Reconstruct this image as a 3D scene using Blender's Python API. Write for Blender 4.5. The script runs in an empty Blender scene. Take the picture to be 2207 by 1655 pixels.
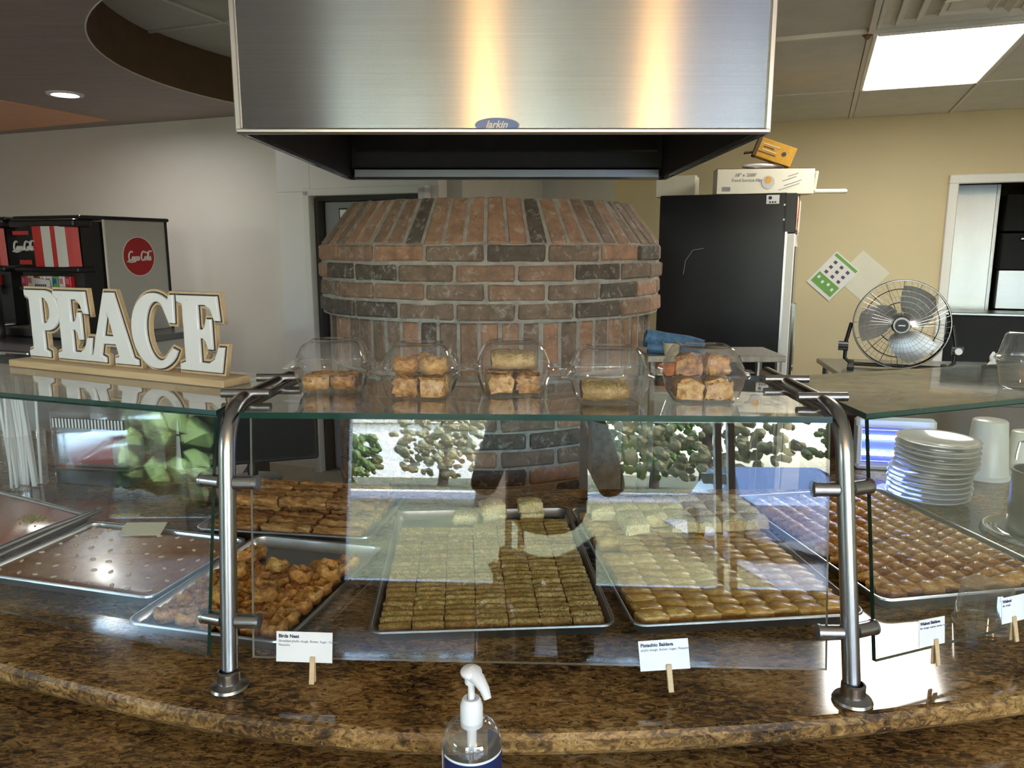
import bpy, bmesh, math, random
from mathutils import Vector, Matrix, Euler

random.seed(7)
R = math.radians
sc = bpy.context.scene
COL = sc.collection

# ------------------------------------------------------------------ camera
cam_data = bpy.data.cameras.new('camera')
cam_data.sensor_width = 36.0
cam_data.lens = 36.0 * 1650.0 / 2207.0
cam_data.clip_start = 0.02
cam_data.clip_end = 400
cam = bpy.data.objects.new('camera', cam_data)
COL.objects.link(cam)
cam.location = (0, 0, 1.6)
cam.rotation_euler = (R(90 - 10.05), 0, 0)
sc.camera = cam

# ------------------------------------------------------------------ world: clear daytime sky
world = bpy.data.worlds.new('sky')
sc.world = world
world.use_nodes = True
wn = world.node_tree
wn.nodes.clear()
w_out = wn.nodes.new('ShaderNodeOutputWorld')
w_bg = wn.nodes.new('ShaderNodeBackground')
w_sky = wn.nodes.new('ShaderNodeTexSky')
w_sky.sky_type = 'NISHITA'
w_sky.sun_disc = False
w_sky.sun_elevation = R(42)
w_sky.sun_rotation = R(60)
w_sky.air_density = 1.0
w_sky.dust_density = 1.5
w_bg.inputs['Strength'].default_value = 0.9
wn.links.new(w_sky.outputs[0], w_bg.inputs['Color'])
wn.links.new(w_bg.outputs[0], w_out.inputs['Surface'])

# sun over the street (it stays outside the room)
sd = bpy.data.lights.new('sun_offscreen', 'SUN')
sd.energy = 4.0
sd.angle = R(0.6)
sd.color = (1.0, 0.95, 0.86)
sun = bpy.data.objects.new('sun_offscreen', sd)
COL.objects.link(sun)
sun.rotation_euler = (R(-48), 0, R(-62))

sc.view_settings.view_transform = 'Standard'
sc.view_settings.look = 'None'
sc.view_settings.gamma = 1.0
sc.view_settings.use_curve_mapping = False
sc.view_settings.exposure = 2.95
sc.cycles.use_denoising = True
sc.cycles.max_bounces = 9
sc.cycles.diffuse_bounces = 5
sc.cycles.glossy_bounces = 5
sc.cycles.transmission_bounces = 8
sc.cycles.transparent_max_bounces = 40
sc.cycles.sample_clamp_indirect = 6.0
sc.cycles.caustics_reflective = False
sc.cycles.caustics_refractive = False

# ------------------------------------------------------------------ object helpers
def tag(o, label=None, cat=None, group=None, kind=None):
    if label: o['label'] = label
    if cat: o['category'] = cat
    if group: o['group'] = group
    if kind: o['kind'] = kind
    return o

def thing(name, label, cat, loc=(0, 0, 0), rotz=0.0, group=None, rot=None):
    o = bpy.data.objects.new(name, None)
    o.empty_display_size = 0.05
    COL.objects.link(o)
    o.location = loc
    o.rotation_euler = rot if rot else (0, 0, rotz)
    return tag(o, label, cat, group)

def link(name, me, parent=None, loc=None, rot=None, scale=None):
    o = bpy.data.objects.new(name, me)
    COL.objects.link(o)
    if parent: o.parent = parent
    if loc is not None: o.location = loc
    if rot is not None: o.rotation_euler = rot
    if scale is not None: o.scale = scale
    return o

def copy_tree(o, parent=None):
    c = o.copy()
    COL.objects.link(c)
    c.parent = parent
    for ch in list(o.children):
        copy_tree(ch, c)
    return c

class MB:
    """collects shapes into one mesh"""
    def __init__(s): s.bm = bmesh.new()
    def _merge(s, b, mi):
        for f in b.faces: f.material_index = mi
        me = bpy.data.meshes.new('tmp'); b.to_mesh(me); b.free()
        s.bm.from_mesh(me); bpy.data.meshes.remove(me)
    def box(s, c, d, rot=(0, 0, 0), bev=0.0, mi=0, seg=1):
        b = bmesh.new()
        bmesh.ops.create_cube(b, size=1.0)
        for v in b.verts: v.co = Vector((v.co.x * d[0], v.co.y * d[1], v.co.z * d[2]))
        if bev > 0: bmesh.ops.bevel(b, geom=b.edges[:], offset=bev, segments=seg, affect='EDGES', profile=0.5)
        M = Matrix.Translation(c) @ Euler(rot).to_matrix().to_4x4()
        bmesh.ops.transform(b, matrix=M, verts=b.verts)
        s._merge(b, mi); return s
    def cyl(s, p0, p1, r, seg=16, r2=None, mi=0, cap=True):
        p0, p1 = Vector(p0), Vector(p1); d = p1 - p0
        b = bmesh.new()
        bmesh.ops.create_cone(b, cap_ends=cap, segments=seg, radius1=r, radius2=r if r2 is None else r2, depth=d.length)
        M = Matrix.Translation((p0 + p1) / 2) @ d.to_track_quat('Z', 'Y').to_matrix().to_4x4()
        bmesh.ops.transform(b, matrix=M, verts=b.verts)
        s._merge(b, mi); return s
    def ball(s, c, r, mi=0, sub=2, scale=(1, 1, 1), rot=(0, 0, 0)):
        b = bmesh.new()
        bmesh.ops.create_icosphere(b, subdivisions=sub, radius=r)
        M = Matrix.Translation(c) @ Euler(rot).to_matrix().to_4x4() @ Matrix.Diagonal((*scale, 1))
        bmesh.ops.transform(b, matrix=M, verts=b.verts)
        s._merge(b, mi); return s
    def lathe(s, prof, seg=32, mi=0, a0=0.0, a1=2 * math.pi, c=(0, 0, 0), mod=None, sq=None):
        """prof: list of (radius, z); sq: optional function angle -> radius factor"""
        bm = s.bm; full = abs(a1 - a0 - 2 * math.pi) < 1e-6
        n = seg if full else seg + 1
        rings = []
        for (r, z) in prof:
            ring = []
            for i in range(n):
                a = a0 + (a1 - a0) * i / seg
                k = sq(a, z) if sq else 1.0
                ring.append(bm.verts.new((c[0] + r * k * math.cos(a), c[1] + r * k * math.sin(a), c[2] + z)))
            rings.append(ring)
        for j in range(len(rings) - 1):
            for i in range(seg):
                i2 = (i + 1) % n if full else i + 1
                f = bm.faces.new((rings[j][i], rings[j][i2], rings[j + 1][i2], rings[j + 1][i])); f.material_index = mi
        if full:
            for ring, (r, z), flip in ((rings[0], prof[0], True), (rings[-1], prof[-1], False)):
                pass
        s.rings = rings
        return s
    def capring(s, k, mi=0):
        f = s.bm.faces.new(s.rings[k]); f.material_index = mi; return s
    def prism(s, poly, z0, z1, mi=0, mi_side=None):
        bm = s.bm
        lo = [bm.verts.new((p[0], p[1], z0)) for p in poly]
        hi = [bm.verts.new((p[0], p[1], z1)) for p in poly]
        bm.faces.new(hi).material_index = mi
        bm.faces.new(lo[::-1]).material_index = mi
        n = len(poly)
        for i in range(n):
            bm.faces.new((lo[i], lo[(i + 1) % n], hi[(i + 1) % n], hi[i])).material_index = mi if mi_side is None else mi_side
        return s
    def tube(s, path, r, seg=10, mi=0, cap=True, rs=None):
        bm = s.bm; path = [Vector(p) for p in path]; rings = []
        t0 = (path[1] - path[0]).normalized()
        up = Vector((0, 0, 1)) if abs(t0.z) < 0.9 else Vector((1, 0, 0))
        nrm = (up - t0 * up.dot(t0)).normalized()
        for i, p in enumerate(path):
            t = (path[min(i + 1, len(path) - 1)] - path[max(i - 1, 0)]).normalized()
            nrm = (nrm - t * nrm.dot(t)).normalized(); bn = t.cross(nrm)
            rr = rs[i] if rs else r
            rings.append([bm.verts.new(p + (nrm * math.cos(2 * math.pi * k / seg) + bn * math.sin(2 * math.pi * k / seg)) * rr) for k in range(seg)])
        for j in range(len(rings) - 1):
            for k in range(seg):
                bm.faces.new((rings[j][k], rings[j][(k + 1) % seg], rings[j + 1][(k + 1) % seg], rings[j + 1][k])).material_index = mi
        if cap:
            bm.faces.new(rings[0][::-1]).material_index = mi; bm.faces.new(rings[-1]).material_index = mi
        return s
    def torus(s, c, r, rr, axis='Z', seg=48, sec=8, mi=0):
        pts = []
        for i in range(seg + 1):
            a = 2 * math.pi * i / seg
            x, y = r * math.cos(a), r * math.sin(a)
            p = {'Z': (x, y, 0), 'Y': (x, 0, y), 'X': (0, x, y)}[axis]
            pts.append(Vector(c) + Vector(p))
        s.tube(pts, rr, sec, mi, cap=False); return s
    def quadprism(s, a, b, c, d, t, mi=0, mi_edge=0):
        """plate with corners a b c d (Vectors) and thickness t centred on that plane"""
        a, b, c, d = map(Vector, (a, b, c, d)); n = (b - a).cross(d - a).normalized() * (t / 2)
        f_ = [s.bm.verts.new(p + n) for p in (a, b, c, d)]; b_ = [s.bm.verts.new(p - n) for p in (a, b, c, d)]
        s.bm.faces.new(f_).material_index = mi; s.bm.faces.new(b_[::-1]).material_index = mi
        for i in range(4):
            s.bm.faces.new((b_[i], b_[(i + 1) % 4], f_[(i + 1) % 4], f_[i])).material_index = mi_edge
        return s
    def jitter(s, a, seed=1):
        rnd = random.Random(seed)
        for v in s.bm.verts: v.co += Vector((rnd.uniform(-a, a), rnd.uniform(-a, a), rnd.uniform(-a, a)))
        return s
    def mesh(s, name, mats, smooth=False, angle=40):
        bmesh.ops.recalc_face_normals(s.bm, faces=s.bm.faces[:])
        me = bpy.data.meshes.new(name); s.bm.to_mesh(me); s.bm.free()
        for m in (mats if isinstance(mats, (list, tuple)) else [mats]): me.materials.append(m)
        if smooth:
            me.shade_smooth()
            if angle < 180:
                try: me.set_sharp_from_angle(angle=R(angle))
                except Exception: pass
        return me
    def obj(s, name, mats, parent=None, smooth=False, loc=None, rot=None, angle=40):
        return link(name, s.mesh(name, mats, smooth, angle), parent, loc, rot)

def struct(name, mb, mats, parent=None, smooth=False, label=None):
    o = mb.obj(name, mats, parent, smooth)
    if parent is None:
        o['kind'] = 'structure'
    if label: o['label'] = label
    return o

def curve_mesh(name, splines, mats, fill=True, extrude=0.0, bevel=0.0, offset=0.0, thick=None, cyclic=True):
    cu = bpy.data.curves.new(name, 'CURVE')
    cu.dimensions = '2D' if fill else '3D'
    if fill: cu.fill_mode = 'BOTH'
    cu.extrude = extrude; cu.bevel_depth = bevel; cu.offset = offset; cu.bevel_resolution = 2
    if thick: cu.bevel_depth = thick; cu.bevel_resolution = 1
    for pts in splines:
        sp = cu.splines.new('POLY'); sp.points.add(len(pts) - 1)
        for p, q in zip(sp.points, pts): p.co = (q[0], q[1], q[2] if len(q) > 2 else 0, 1)
        sp.use_cyclic_u = cyclic
    ob = bpy.data.objects.new(name, cu); COL.objects.link(ob)
    dg = bpy.context.evaluated_depsgraph_get()
    me = bpy.data.meshes.new_from_object(ob.evaluated_get(dg))
    bpy.data.objects.remove(ob); bpy.data.curves.remove(cu)
    for m in (mats if isinstance(mats, (list, tuple)) else [mats]): me.materials.append(m)
    return me

def text_mesh(body, size, m, shear=0.0, extrude=0.0004, align='LEFT', bold=0.0):
    cu = bpy.data.curves.new('lettering', 'FONT')
    cu.body = body; cu.size = size; cu.shear = shear; cu.extrude = extrude; cu.align_x = align; cu.offset = bold
    cu.resolution_u = 3
    ob = bpy.data.objects.new('lettering', cu); COL.objects.link(ob)
    dg = bpy.context.evaluated_depsgraph_get()
    me = bpy.data.meshes.new_from_object(ob.evaluated_get(dg))
    bpy.data.objects.remove(ob); bpy.data.curves.remove(cu)
    me.materials.append(m)
    return me

def arc(cx, cy, rx, ry, a0, a1, n=12):
    return [(cx + rx * math.cos(R(a0 + (a1 - a0) * i / n)), cy + ry * math.sin(R(a0 + (a1 - a0) * i / n))) for i in range(n + 1)]

# ------------------------------------------------------------------ materials
def base_mat(name):
    m = bpy.data.materials.new(name); m.use_nodes = True
    nt = m.node_tree; nt.nodes.clear()
    out = nt.nodes.new('ShaderNodeOutputMaterial')
    return m, nt, out

def nd(nt, typ, ins=None, **attrs):
    n = nt.nodes.new(typ)
    for k, v in attrs.items(): setattr(n, k, v)
    for k, v in (ins or {}).items():
        if hasattr(v, 'is_output'): nt.links.new(v, n.inputs[k])
        else: n.inputs[k].default_value = v
    return n

def c4(c): return (c[0], c[1], c[2], 1.0)

def ramp(nt, fac, stops, interp='LINEAR'):
    n = nt.nodes.new('ShaderNodeValToRGB'); n.color_ramp.interpolation = interp
    e = n.color_ramp.elements
    while len(e) < len(stops): e.new(0.5)
    for k, (p, c) in zip(e, stops): k.position = p; k.color = c4(c) if len(c) == 3 else c
    nt.links.new(fac, n.inputs[0]); return n.outputs[0]

def mixc(nt, fac, a, b, mode='MIX'):
    n = nt.nodes.new('ShaderNodeMix'); n.data_type = 'RGBA'; n.blend_type = mode
    for sock, v in ((n.inputs[0], fac), (n.inputs[6], a), (n.inputs[7], b)):
        if hasattr(v, 'is_output'): nt.links.new(v, sock)
        elif isinstance(v, (tuple, list)): sock.default_value = c4(v)
        else: sock.default_value = v
    return n.outputs[2]

def coords(nt, scale=(1, 1, 1), rot=(0, 0, 0), src='Object'):
    tc = nd(nt, 'ShaderNodeTexCoord')
    mp = nd(nt, 'ShaderNodeMapping', {'Vector': tc.outputs[src], 'Scale': scale, 'Rotation': rot})
    return mp.outputs[0]

def noise(nt, vec, scale, detail=3, rough=0.55, dist=0.0):
    return nd(nt, 'ShaderNodeTexNoise', {'Vector': vec, 'Scale': scale, 'Detail': detail, 'Roughness': rough, 'Distortion': dist}).outputs[0]

def mat(name, col, rough=0.5, metal=0.0, var=0.06, vscale=8, bump=0.0, bscale=60, coat=0.0, emit=None, estr=0.0, spec=0.5, trans=0.0, sub=0.0):
    """plain procedural material: a base colour with a little noise variation and relief"""
    m, nt, out = base_mat(name)
    v = coords(nt)
    n1 = noise(nt, v, vscale, 3)
    dk = tuple(max(0, c * (1 - var)) for c in col); lt = tuple(min(1, c * (1 + var)) for c in col)
    colr = ramp(nt, n1, [(0.3, dk), (0.7, lt)])
    p = nd(nt, 'ShaderNodeBsdfPrincipled', {'Base Color': colr, 'Roughness': rough, 'Metallic': metal, 'Coat Weight': coat, 'Specular IOR Level': spec, 'Transmission Weight': trans})
    if emit: p.inputs['Emission Color'].default_value = c4(emit); p.inputs['Emission Strength'].default_value = estr
    if bump > 0:
        b = nd(nt, 'ShaderNodeBump', {'Height': noise(nt, v, bscale, 4), 'Strength': bump, 'Distance': 0.004})
        nt.links.new(b.outputs[0], p.inputs['Normal'])
    nt.links.new(p.outputs[0], out.inputs[0])
    return m

def granite(name, tones, rough, scale=1.0):
    m, nt, out = base_mat(name)
    v = coords(nt, (26 * scale, 62 * scale, 40 * scale), (0, 0, R(28)))
    v2 = coords(nt, (1, 1, 1))
    n1 = noise(nt, v, 1.0, 6, 0.68, 1.2)
    big = noise(nt, v2, 4.5, 3, 0.55, 0.6)
    s = nd(nt, 'ShaderNodeMath', {0: n1, 1: nd(nt, 'ShaderNodeMath', {0: big, 1: 0.55}, operation='MULTIPLY').outputs[0]}, operation='ADD').outputs[0]
    s = nd(nt, 'ShaderNodeMath', {0: s, 1: 0.27}, operation='SUBTRACT').outputs[0]
    col = ramp(nt, s, tones)
    vs = coords(nt, (70 * scale, 130 * scale, 90 * scale), (0, 0, R(28)))
    fine = noise(nt, vs, 1.0, 3, 0.7, 0.5)
    dark = ramp(nt, fine, [(0.33, (1, 1, 1)), (0.40, (0, 0, 0))])
    col = mixc(nt, dark, col, (0.012, 0.009, 0.007))
    lt = ramp(nt, noise(nt, coords(nt, (95 * scale,) * 3), 1.0, 2, 0.6), [(0.66, (0, 0, 0)), (0.72, (1, 1, 1))])
    k = nd(nt, 'ShaderNodeMath', {0: lt, 1: 0.5}, operation='MULTIPLY').outputs[0]
    col = mixc(nt, k, col, tones[-1][1])
    p = nd(nt, 'ShaderNodeBsdfPrincipled', {'Base Color': col, 'Roughness': rough, 'Specular IOR Level': 0.6})
    nt.links.new(p.outputs[0], out.inputs[0])
    return m

def steel(name, col=(0.55, 0.55, 0.56), rough=0.3, aniso=0.0, tangent=(0, 0, 1), brush=(3, 3, 600), bump=0.02, wave=0.0):
    m, nt, out = base_mat(name)
    v = coords(nt, brush)
    n1 = noise(nt, v, 1.0, 3, 0.6)
    colr = ramp(nt, n1, [(0.25, tuple(c * 0.92 for c in col)), (0.75, tuple(min(1, c * 1.06) for c in col))])
    p = nd(nt, 'ShaderNodeBsdfPrincipled', {'Base Color': colr, 'Metallic': 1.0, 'Roughness': rough, 'Anisotropic': aniso})
    if aniso > 0:
        cx = nd(nt, 'ShaderNodeCombineXYZ', {0: tangent[0], 1: tangent[1], 2: tangent[2]})
        nt.links.new(cx.outputs[0], p.inputs['Tangent'])
    h = n1
    b = nd(nt, 'ShaderNodeBump', {'Height': h, 'Strength': bump, 'Distance': 0.002})
    if wave > 0:
        w = noise(nt, coords(nt, (2.2, 2.2, 0.9)), 1.0, 1)
        b2 = nd(nt, 'ShaderNodeBump', {'Height': w, 'Strength': wave, 'Distance': 0.02, 'Normal': b.outputs[0]})
        nt.links.new(b2.outputs[0], p.inputs['Normal'])
    else:
        nt.links.new(b.outputs[0], p.inputs['Normal'])
    nt.links.new(p.outputs[0], out.inputs[0])
    return m

def clear(name, tint=(1, 1, 1), rough=0.0, f0=0.04, gain=1.0, haze=0.0, haze_col=(0.8, 0.8, 0.8), dust=None):
    """thin clear sheet: mirror reflection growing with the grazing angle over straight transmission"""
    m, nt, out = base_mat(name)
    lw = nd(nt, 'ShaderNodeLayerWeight', {'Blend': 0.5})
    p5 = nd(nt, 'ShaderNodeMath', {0: lw.outputs['Facing'], 1: 4.0}, operation='POWER').outputs[0]
    f = nd(nt, 'ShaderNodeMath', {0: p5, 1: (1 - f0) * gain, 2: f0}, operation='MULTIPLY_ADD')
    f.use_clamp = True
    tr = nd(nt, 'ShaderNodeBsdfTransparent', {'Color': c4(tint)})
    gl = nd(nt, 'ShaderNodeBsdfGlossy', {'Color': (1, 1, 1, 1), 'Roughness': rough})
    mx = nd(nt, 'ShaderNodeMixShader', {0: f.outputs[0], 1: tr.outputs[0], 2: gl.outputs[0]})
    last = mx.outputs[0]
    if haze > 0 or dust:
        df = nd(nt, 'ShaderNodeBsdfDiffuse', {'Color': c4(haze_col)})
        fac = haze
        if dust:
            n1 = noise(nt, coords(nt, dust), 1.0, 5, 0.65, 0.8)
            fac = ramp(nt, n1, [(0.35, (haze * 0.55,) * 3), (0.7, (min(1, haze * 1.6),) * 3)])
        mh = nd(nt, 'ShaderNodeMixShader', {1: last, 2: df.outputs[0]})
        if hasattr(fac, 'is_output'): nt.links.new(fac, mh.inputs[0])
        else: mh.inputs[0].default_value = fac
        last = mh.outputs[0]
    nt.links.new(last, out.inputs[0])
    return m

def pastry(name, cols, speck=None, speck_amt=0.5, sscale=420, rough=0.38, coat=0.25, nscale=70, stretch=(1, 1, 1), bump=0.5, bscale=260):
    m, nt, out = base_mat(name)
    oi = nd(nt, 'ShaderNodeObjectInfo')
    tc = nd(nt, 'ShaderNodeTexCoord')
    off = nd(nt, 'ShaderNodeVectorMath', {0: tc.outputs['Object'], 1: oi.outputs['Location']}, operation='ADD')
    mp = nd(nt, 'ShaderNodeMapping', {'Vector': off.outputs[0], 'Scale': stretch}).outputs[0]
    n1 = noise(nt, mp, nscale, 4, 0.6)
    rr = nd(nt, 'ShaderNodeMath', {0: oi.outputs['Random'], 1: 0.22, 2: -0.11}, operation='MULTIPLY_ADD').outputs[0]
    s = nd(nt, 'ShaderNodeMath', {0: n1, 1: rr}, operation='ADD').outputs[0]
    k = len(cols)
    col = ramp(nt, s, [(0.28 + 0.46 * i / (k - 1), c) for i, c in enumerate(cols)])
    if speck:
        n2 = noise(nt, off.outputs[0], sscale, 2, 0.6)
        geo = nd(nt, 'ShaderNodeNewGeometry')
        sep = nd(nt, 'ShaderNodeSeparateXYZ', {0: geo.outputs['Normal']})
        upk = nd(nt, 'ShaderNodeMath', {0: sep.outputs[2], 1: 0.1, 2: 0.0}, operation='MULTIPLY_ADD').outputs[0]
        f = ramp(nt, nd(nt, 'ShaderNodeMath', {0: n2, 1: upk}, operation='ADD').outputs[0], [(0.74 - 0.3 * speck_amt, (0, 0, 0)), (0.80 - 0.3 * speck_amt, (1, 1, 1))])
        n3 = noise(nt, off.outputs[0], sscale * 1.7, 1)
        sc_ = ramp(nt, n3, [(0.35, tuple(c * 0.6 for c in speck)), (0.65, speck)])
        col = mixc(nt, f, col, sc_)
    p = nd(nt, 'ShaderNodeBsdfPrincipled', {'Base Color': col, 'Roughness': rough, 'Coat Weight': coat, 'Coat Roughness': 0.15})
    b = nd(nt, 'ShaderNodeBump', {'Height': noise(nt, mp, bscale, 4, 0.65), 'Strength': bump, 'Distance': 0.002})
    nt.links.new(b.outputs[0], p.inputs['Normal'])
    nt.links.new(p.outputs[0], out.inputs[0])
    return m

def brick_mat():
    m, nt, out = base_mat('clay_brick')
    oi = nd(nt, 'ShaderNodeObjectInfo')
    tc = nd(nt, 'ShaderNodeTexCoord')
    off = nd(nt, 'ShaderNodeVectorMath', {0: tc.outputs['Object'], 1: oi.outputs['Location']}, operation='ADD').outputs[0]
    base = ramp(nt, oi.outputs['Random'], [(0.0, (0.44, 0.285, 0.205)), (0.20, (0.33, 0.235, 0.18)), (0.38, (0.25, 0.20, 0.165)), (0.54, (0.14, 0.125, 0.115)), (0.72, (0.42, 0.285, 0.21)), (0.86, (0.27, 0.215, 0.18))], 'CONSTANT')
    n1 = noise(nt, off, 22, 5, 0.65)
    col = mixc(nt, 0.55, base, ramp(nt, n1, [(0.3, (0.16, 0.13, 0.11)), (0.55, (0.5, 0.42, 0.36)), (0.8, (0.75, 0.66, 0.58))]), 'OVERLAY')
    n2 = noise(nt, off, 30, 6, 0.7, 0.8)
    wash = ramp(nt, n2, [(0.54, (0, 0, 0)), (0.68, (1, 1, 1))])
    k = nd(nt, 'ShaderNodeMath', {0: wash, 1: 0.55}, operation='MULTIPLY').outputs[0]
    col = mixc(nt, k, col, (0.62, 0.58, 0.54))
    p = nd(nt, 'ShaderNodeBsdfPrincipled', {'Base Color': col, 'Roughness': 0.85})
    b = nd(nt, 'ShaderNodeBump', {'Height': noise(nt, off, 130, 5, 0.7), 'Strength': 0.6, 'Distance': 0.003})
    nt.links.new(b.outputs[0], p.inputs['Normal'])
    nt.links.new(p.outputs[0], out.inputs[0])
    return m

def wood(name, a, b, scale=(4, 60, 60), rough=0.5):
    m, nt, out = base_mat(name)
    n1 = noise(nt, coords(nt, scale), 1.0, 4, 0.6, 0.4)
    col = ramp(nt, n1, [(0.3, a), (0.7, b)])
    p = nd(nt, 'ShaderNodeBsdfPrincipled', {'Base Color': col, 'Roughness': rough})
    bp = nd(nt, 'ShaderNodeBump', {'Height': n1, 'Strength': 0.15, 'Distance': 0.002})
    nt.links.new(bp.outputs[0], p.inputs['Normal'])
    nt.links.new(p.outputs[0], out.inputs[0])
    return m

M = {}
M['granite'] = granite('polished_granite', [(0.30, (0.022, 0.014, 0.009)), (0.42, (0.085, 0.045, 0.018)), (0.51, (0.21, 0.115, 0.036)), (0.61, (0.36, 0.205, 0.066)), (0.76, (0.46, 0.34, 0.20))], 0.09, 1.55)
M['granite_edge'] = granite('honed_granite_edge', [(0.30, (0.022, 0.014, 0.009)), (0.42, (0.085, 0.045, 0.018)), (0.51, (0.21, 0.115, 0.036)), (0.61, (0.36, 0.205, 0.066)), (0.76, (0.46, 0.34, 0.20))], 0.30, 2.0)
M['pale_stone'] = mat('pale_speckled_stone', (0.40, 0.37, 0.32), 0.4, 0, 0.25, 60)
M['hood_steel'] = steel('brushed_hood_steel', (0.37, 0.37, 0.375), 0.24, 1.0, (0, 0, 1), (2, 2, 500), 0.03, 0.0)
M['hood_dark'] = mat('shade_dark_hood_lining', (0.055, 0.050, 0.045), 0.6, 0.3)  # steel lining coloured dark to carry the shade inside the hood
M['edge_steel'] = steel('folded_steel_edge', (0.75, 0.75, 0.74), 0.35)
M['post_steel'] = steel('brushed_post_steel', (0.40, 0.39, 0.38), 0.27, 0.0, brush=(400, 400, 2))
M['alu'] = steel('aluminium_tray', (0.66, 0.68, 0.71), 0.32, brush=(18, 18, 18), bump=0.05)
M['alu_dark'] = steel('blackened_aluminium_tray', (0.30, 0.29, 0.28), 0.42, brush=(20, 20, 20), bump=0.08)
M['pan_steel'] = steel('dull_steel', (0.35, 0.35, 0.35), 0.3)
M['chrome'] = steel('bright_steel', (0.7, 0.7, 0.7), 0.12)
M['glass'] = clear('clear_glass', (0.97, 0.985, 0.975), 0.0, 0.038, 1.0)
M['glass_dusty'] = clear('dusty_glass', (0.95, 0.97, 0.955), 0.04, 0.06, 1.0, 0.34, (0.40, 0.40, 0.36), (9, 16, 9))
M['glass_top'] = clear('smeared_glass', (0.955, 0.975, 0.965), 0.02, 0.07, 1.0, 0.05, (0.5, 0.5, 0.48), (9, 16, 9))
M['glass_edge'] = mat('green_glass_edge', (0.010, 0.045, 0.034), 0.12, 0, 0.2, 20, spec=0.8)
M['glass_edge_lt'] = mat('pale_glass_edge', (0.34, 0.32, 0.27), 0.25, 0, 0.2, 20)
M['plastic'] = clear('clear_plastic', (0.975, 0.975, 0.97), 0.04, 0.10, 1.0, 0.035, (0.9, 0.9, 0.9))
M['plastic_milky'] = mat('milky_plastic', (0.72, 0.70, 0.62), 0.3, 0, 0.03, trans=0.0)
M['wall_left'] = mat('pale_beige_paint', (0.80, 0.775, 0.725), 0.75, 0, 0.03, 1.5, 0.05, 180)
M['wall_white'] = mat('white_wall_panel', (0.80, 0.80, 0.80), 0.35, 0, 0.02, 2)
M['wall_tan'] = mat('tan_beige_paint', (0.68, 0.575, 0.355), 0.7, 0, 0.035, 1.5, 0.05, 180)
M['wall_cream'] = mat('cream_grey_panel', (0.62, 0.60, 0.54), 0.5, 0, 0.03)
M['soffit'] = wood('taupe_soffit_laminate', (0.36, 0.285, 0.255), (0.43, 0.35, 0.315), (2, 30, 30), 0.6)
M['soffit_edge'] = mat('dark_brown_cove', (0.14, 0.078, 0.040), 0.6, 0, 0.1)
M['orange_paint'] = mat('orange_ceiling_paint', (0.85, 0.46, 0.27), 0.7, 0, 0.03)
M['tile'] = mat('ceiling_tile', (0.70, 0.67, 0.60), 0.85, 0, 0.05, 6, 0.25, 160)
M['tile_grey'] = mat('grey_ceiling_tile', (0.68, 0.66, 0.61), 0.85, 0, 0.05, 6, 0.2, 160)
M['grid'] = mat('ceiling_grid_metal', (0.74, 0.71, 0.63), 0.5, 0, 0.05)
M['white_metal'] = mat('white_enamel', (0.78, 0.77, 0.73), 0.35, 0, 0.02)
M['white'] = mat('white_plastic', (0.82, 0.82, 0.82), 0.3, 0, 0.02)
M['paper'] = mat('white_card', (0.80, 0.80, 0.80), 0.7, 0, 0.02)
M['ink'] = mat('dark_print', (0.03, 0.04, 0.09), 0.6, 0, 0.05)
M['ink_grey'] = mat('grey_print', (0.16, 0.18, 0.26), 0.6, 0, 0.05)
M['black'] = mat('black_plastic', (0.012, 0.012, 0.013), 0.32, 0, 0.2)
M['black_gloss'] = mat('black_enamel', (0.004, 0.004, 0.006), 0.30, 0, 0.3, 4, 0.15, 8)
M['black_matt'] = mat('matt_black', (0.010, 0.010, 0.010), 0.75, 0, 0.2)
M['rubber'] = mat('dark_rubber', (0.02, 0.02, 0.02), 0.7, 0, 0.2)
M['brick'] = brick_mat()
M['mortar'] = mat('grey_mortar', (0.40, 0.39, 0.365), 0.95, 0, 0.22, 30, 0.5, 120)
M['hollow_shade'] = mat('shade_dark_hollow_render', (0.16, 0.145, 0.13), 0.9, 0, 0.3)  # darker than the mortar, keeps some of the hollow's shade in its colour
M['pine'] = wood('pale_pine', (0.52, 0.36, 0.19), (0.66, 0.49, 0.29), (5, 70, 70), 0.55)
M['ply'] = wood('plywood_letter_back', (0.46, 0.33, 0.19), (0.62, 0.48, 0.31), (30, 30, 120), 0.6)
M['board'] = wood('brown_board', (0.12, 0.055, 0.022), (0.22, 0.11, 0.045), (6, 60, 60), 0.55)
M['enamel_blue'] = mat('white_enamel_letter', (0.76, 0.78, 0.81), 0.12, 0, 0.02, coat=0.5)
M['outline'] = mat('dark_letter_outline', (0.015, 0.013, 0.016), 0.5)
M['red'] = mat('cola_red', (0.40, 0.018, 0.022), 0.35, 0, 0.03)
M['red_hot'] = mat('bright_red', (0.66, 0.03, 0.03), 0.35, 0, 0.04)
M['machine_grey'] = mat('grey_side_panel', (0.50, 0.49, 0.475), 0.42, 0.1, 0.03)
M['blue'] = mat('badge_blue', (0.012, 0.16, 0.56), 0.25, 0, 0.06)
M['green'] = mat('print_green', (0.17, 0.40, 0.09), 0.6, 0, 0.04)
M['purple'] = mat('print_purple', (0.10, 0.075, 0.16), 0.6, 0, 0.04)
M['pink'] = mat('print_pink', (0.72, 0.16, 0.34), 0.6, 0, 0.04)
M['yellow_box'] = mat('yellow_card', (0.62, 0.32, 0.025), 0.6, 0, 0.12, 40)
M['card_brown'] = mat('brown_card', (0.13, 0.075, 0.035), 0.8, 0, 0.1)
M['carton'] = mat('cream_carton', (0.74, 0.71, 0.58), 0.6, 0, 0.03)
M['china'] = mat('white_china', (0.70, 0.70, 0.68), 0.12, 0, 0.02, coat=0.3)
M['navy'] = mat('navy_label', (0.012, 0.022, 0.10), 0.4, 0, 0.05)
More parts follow.
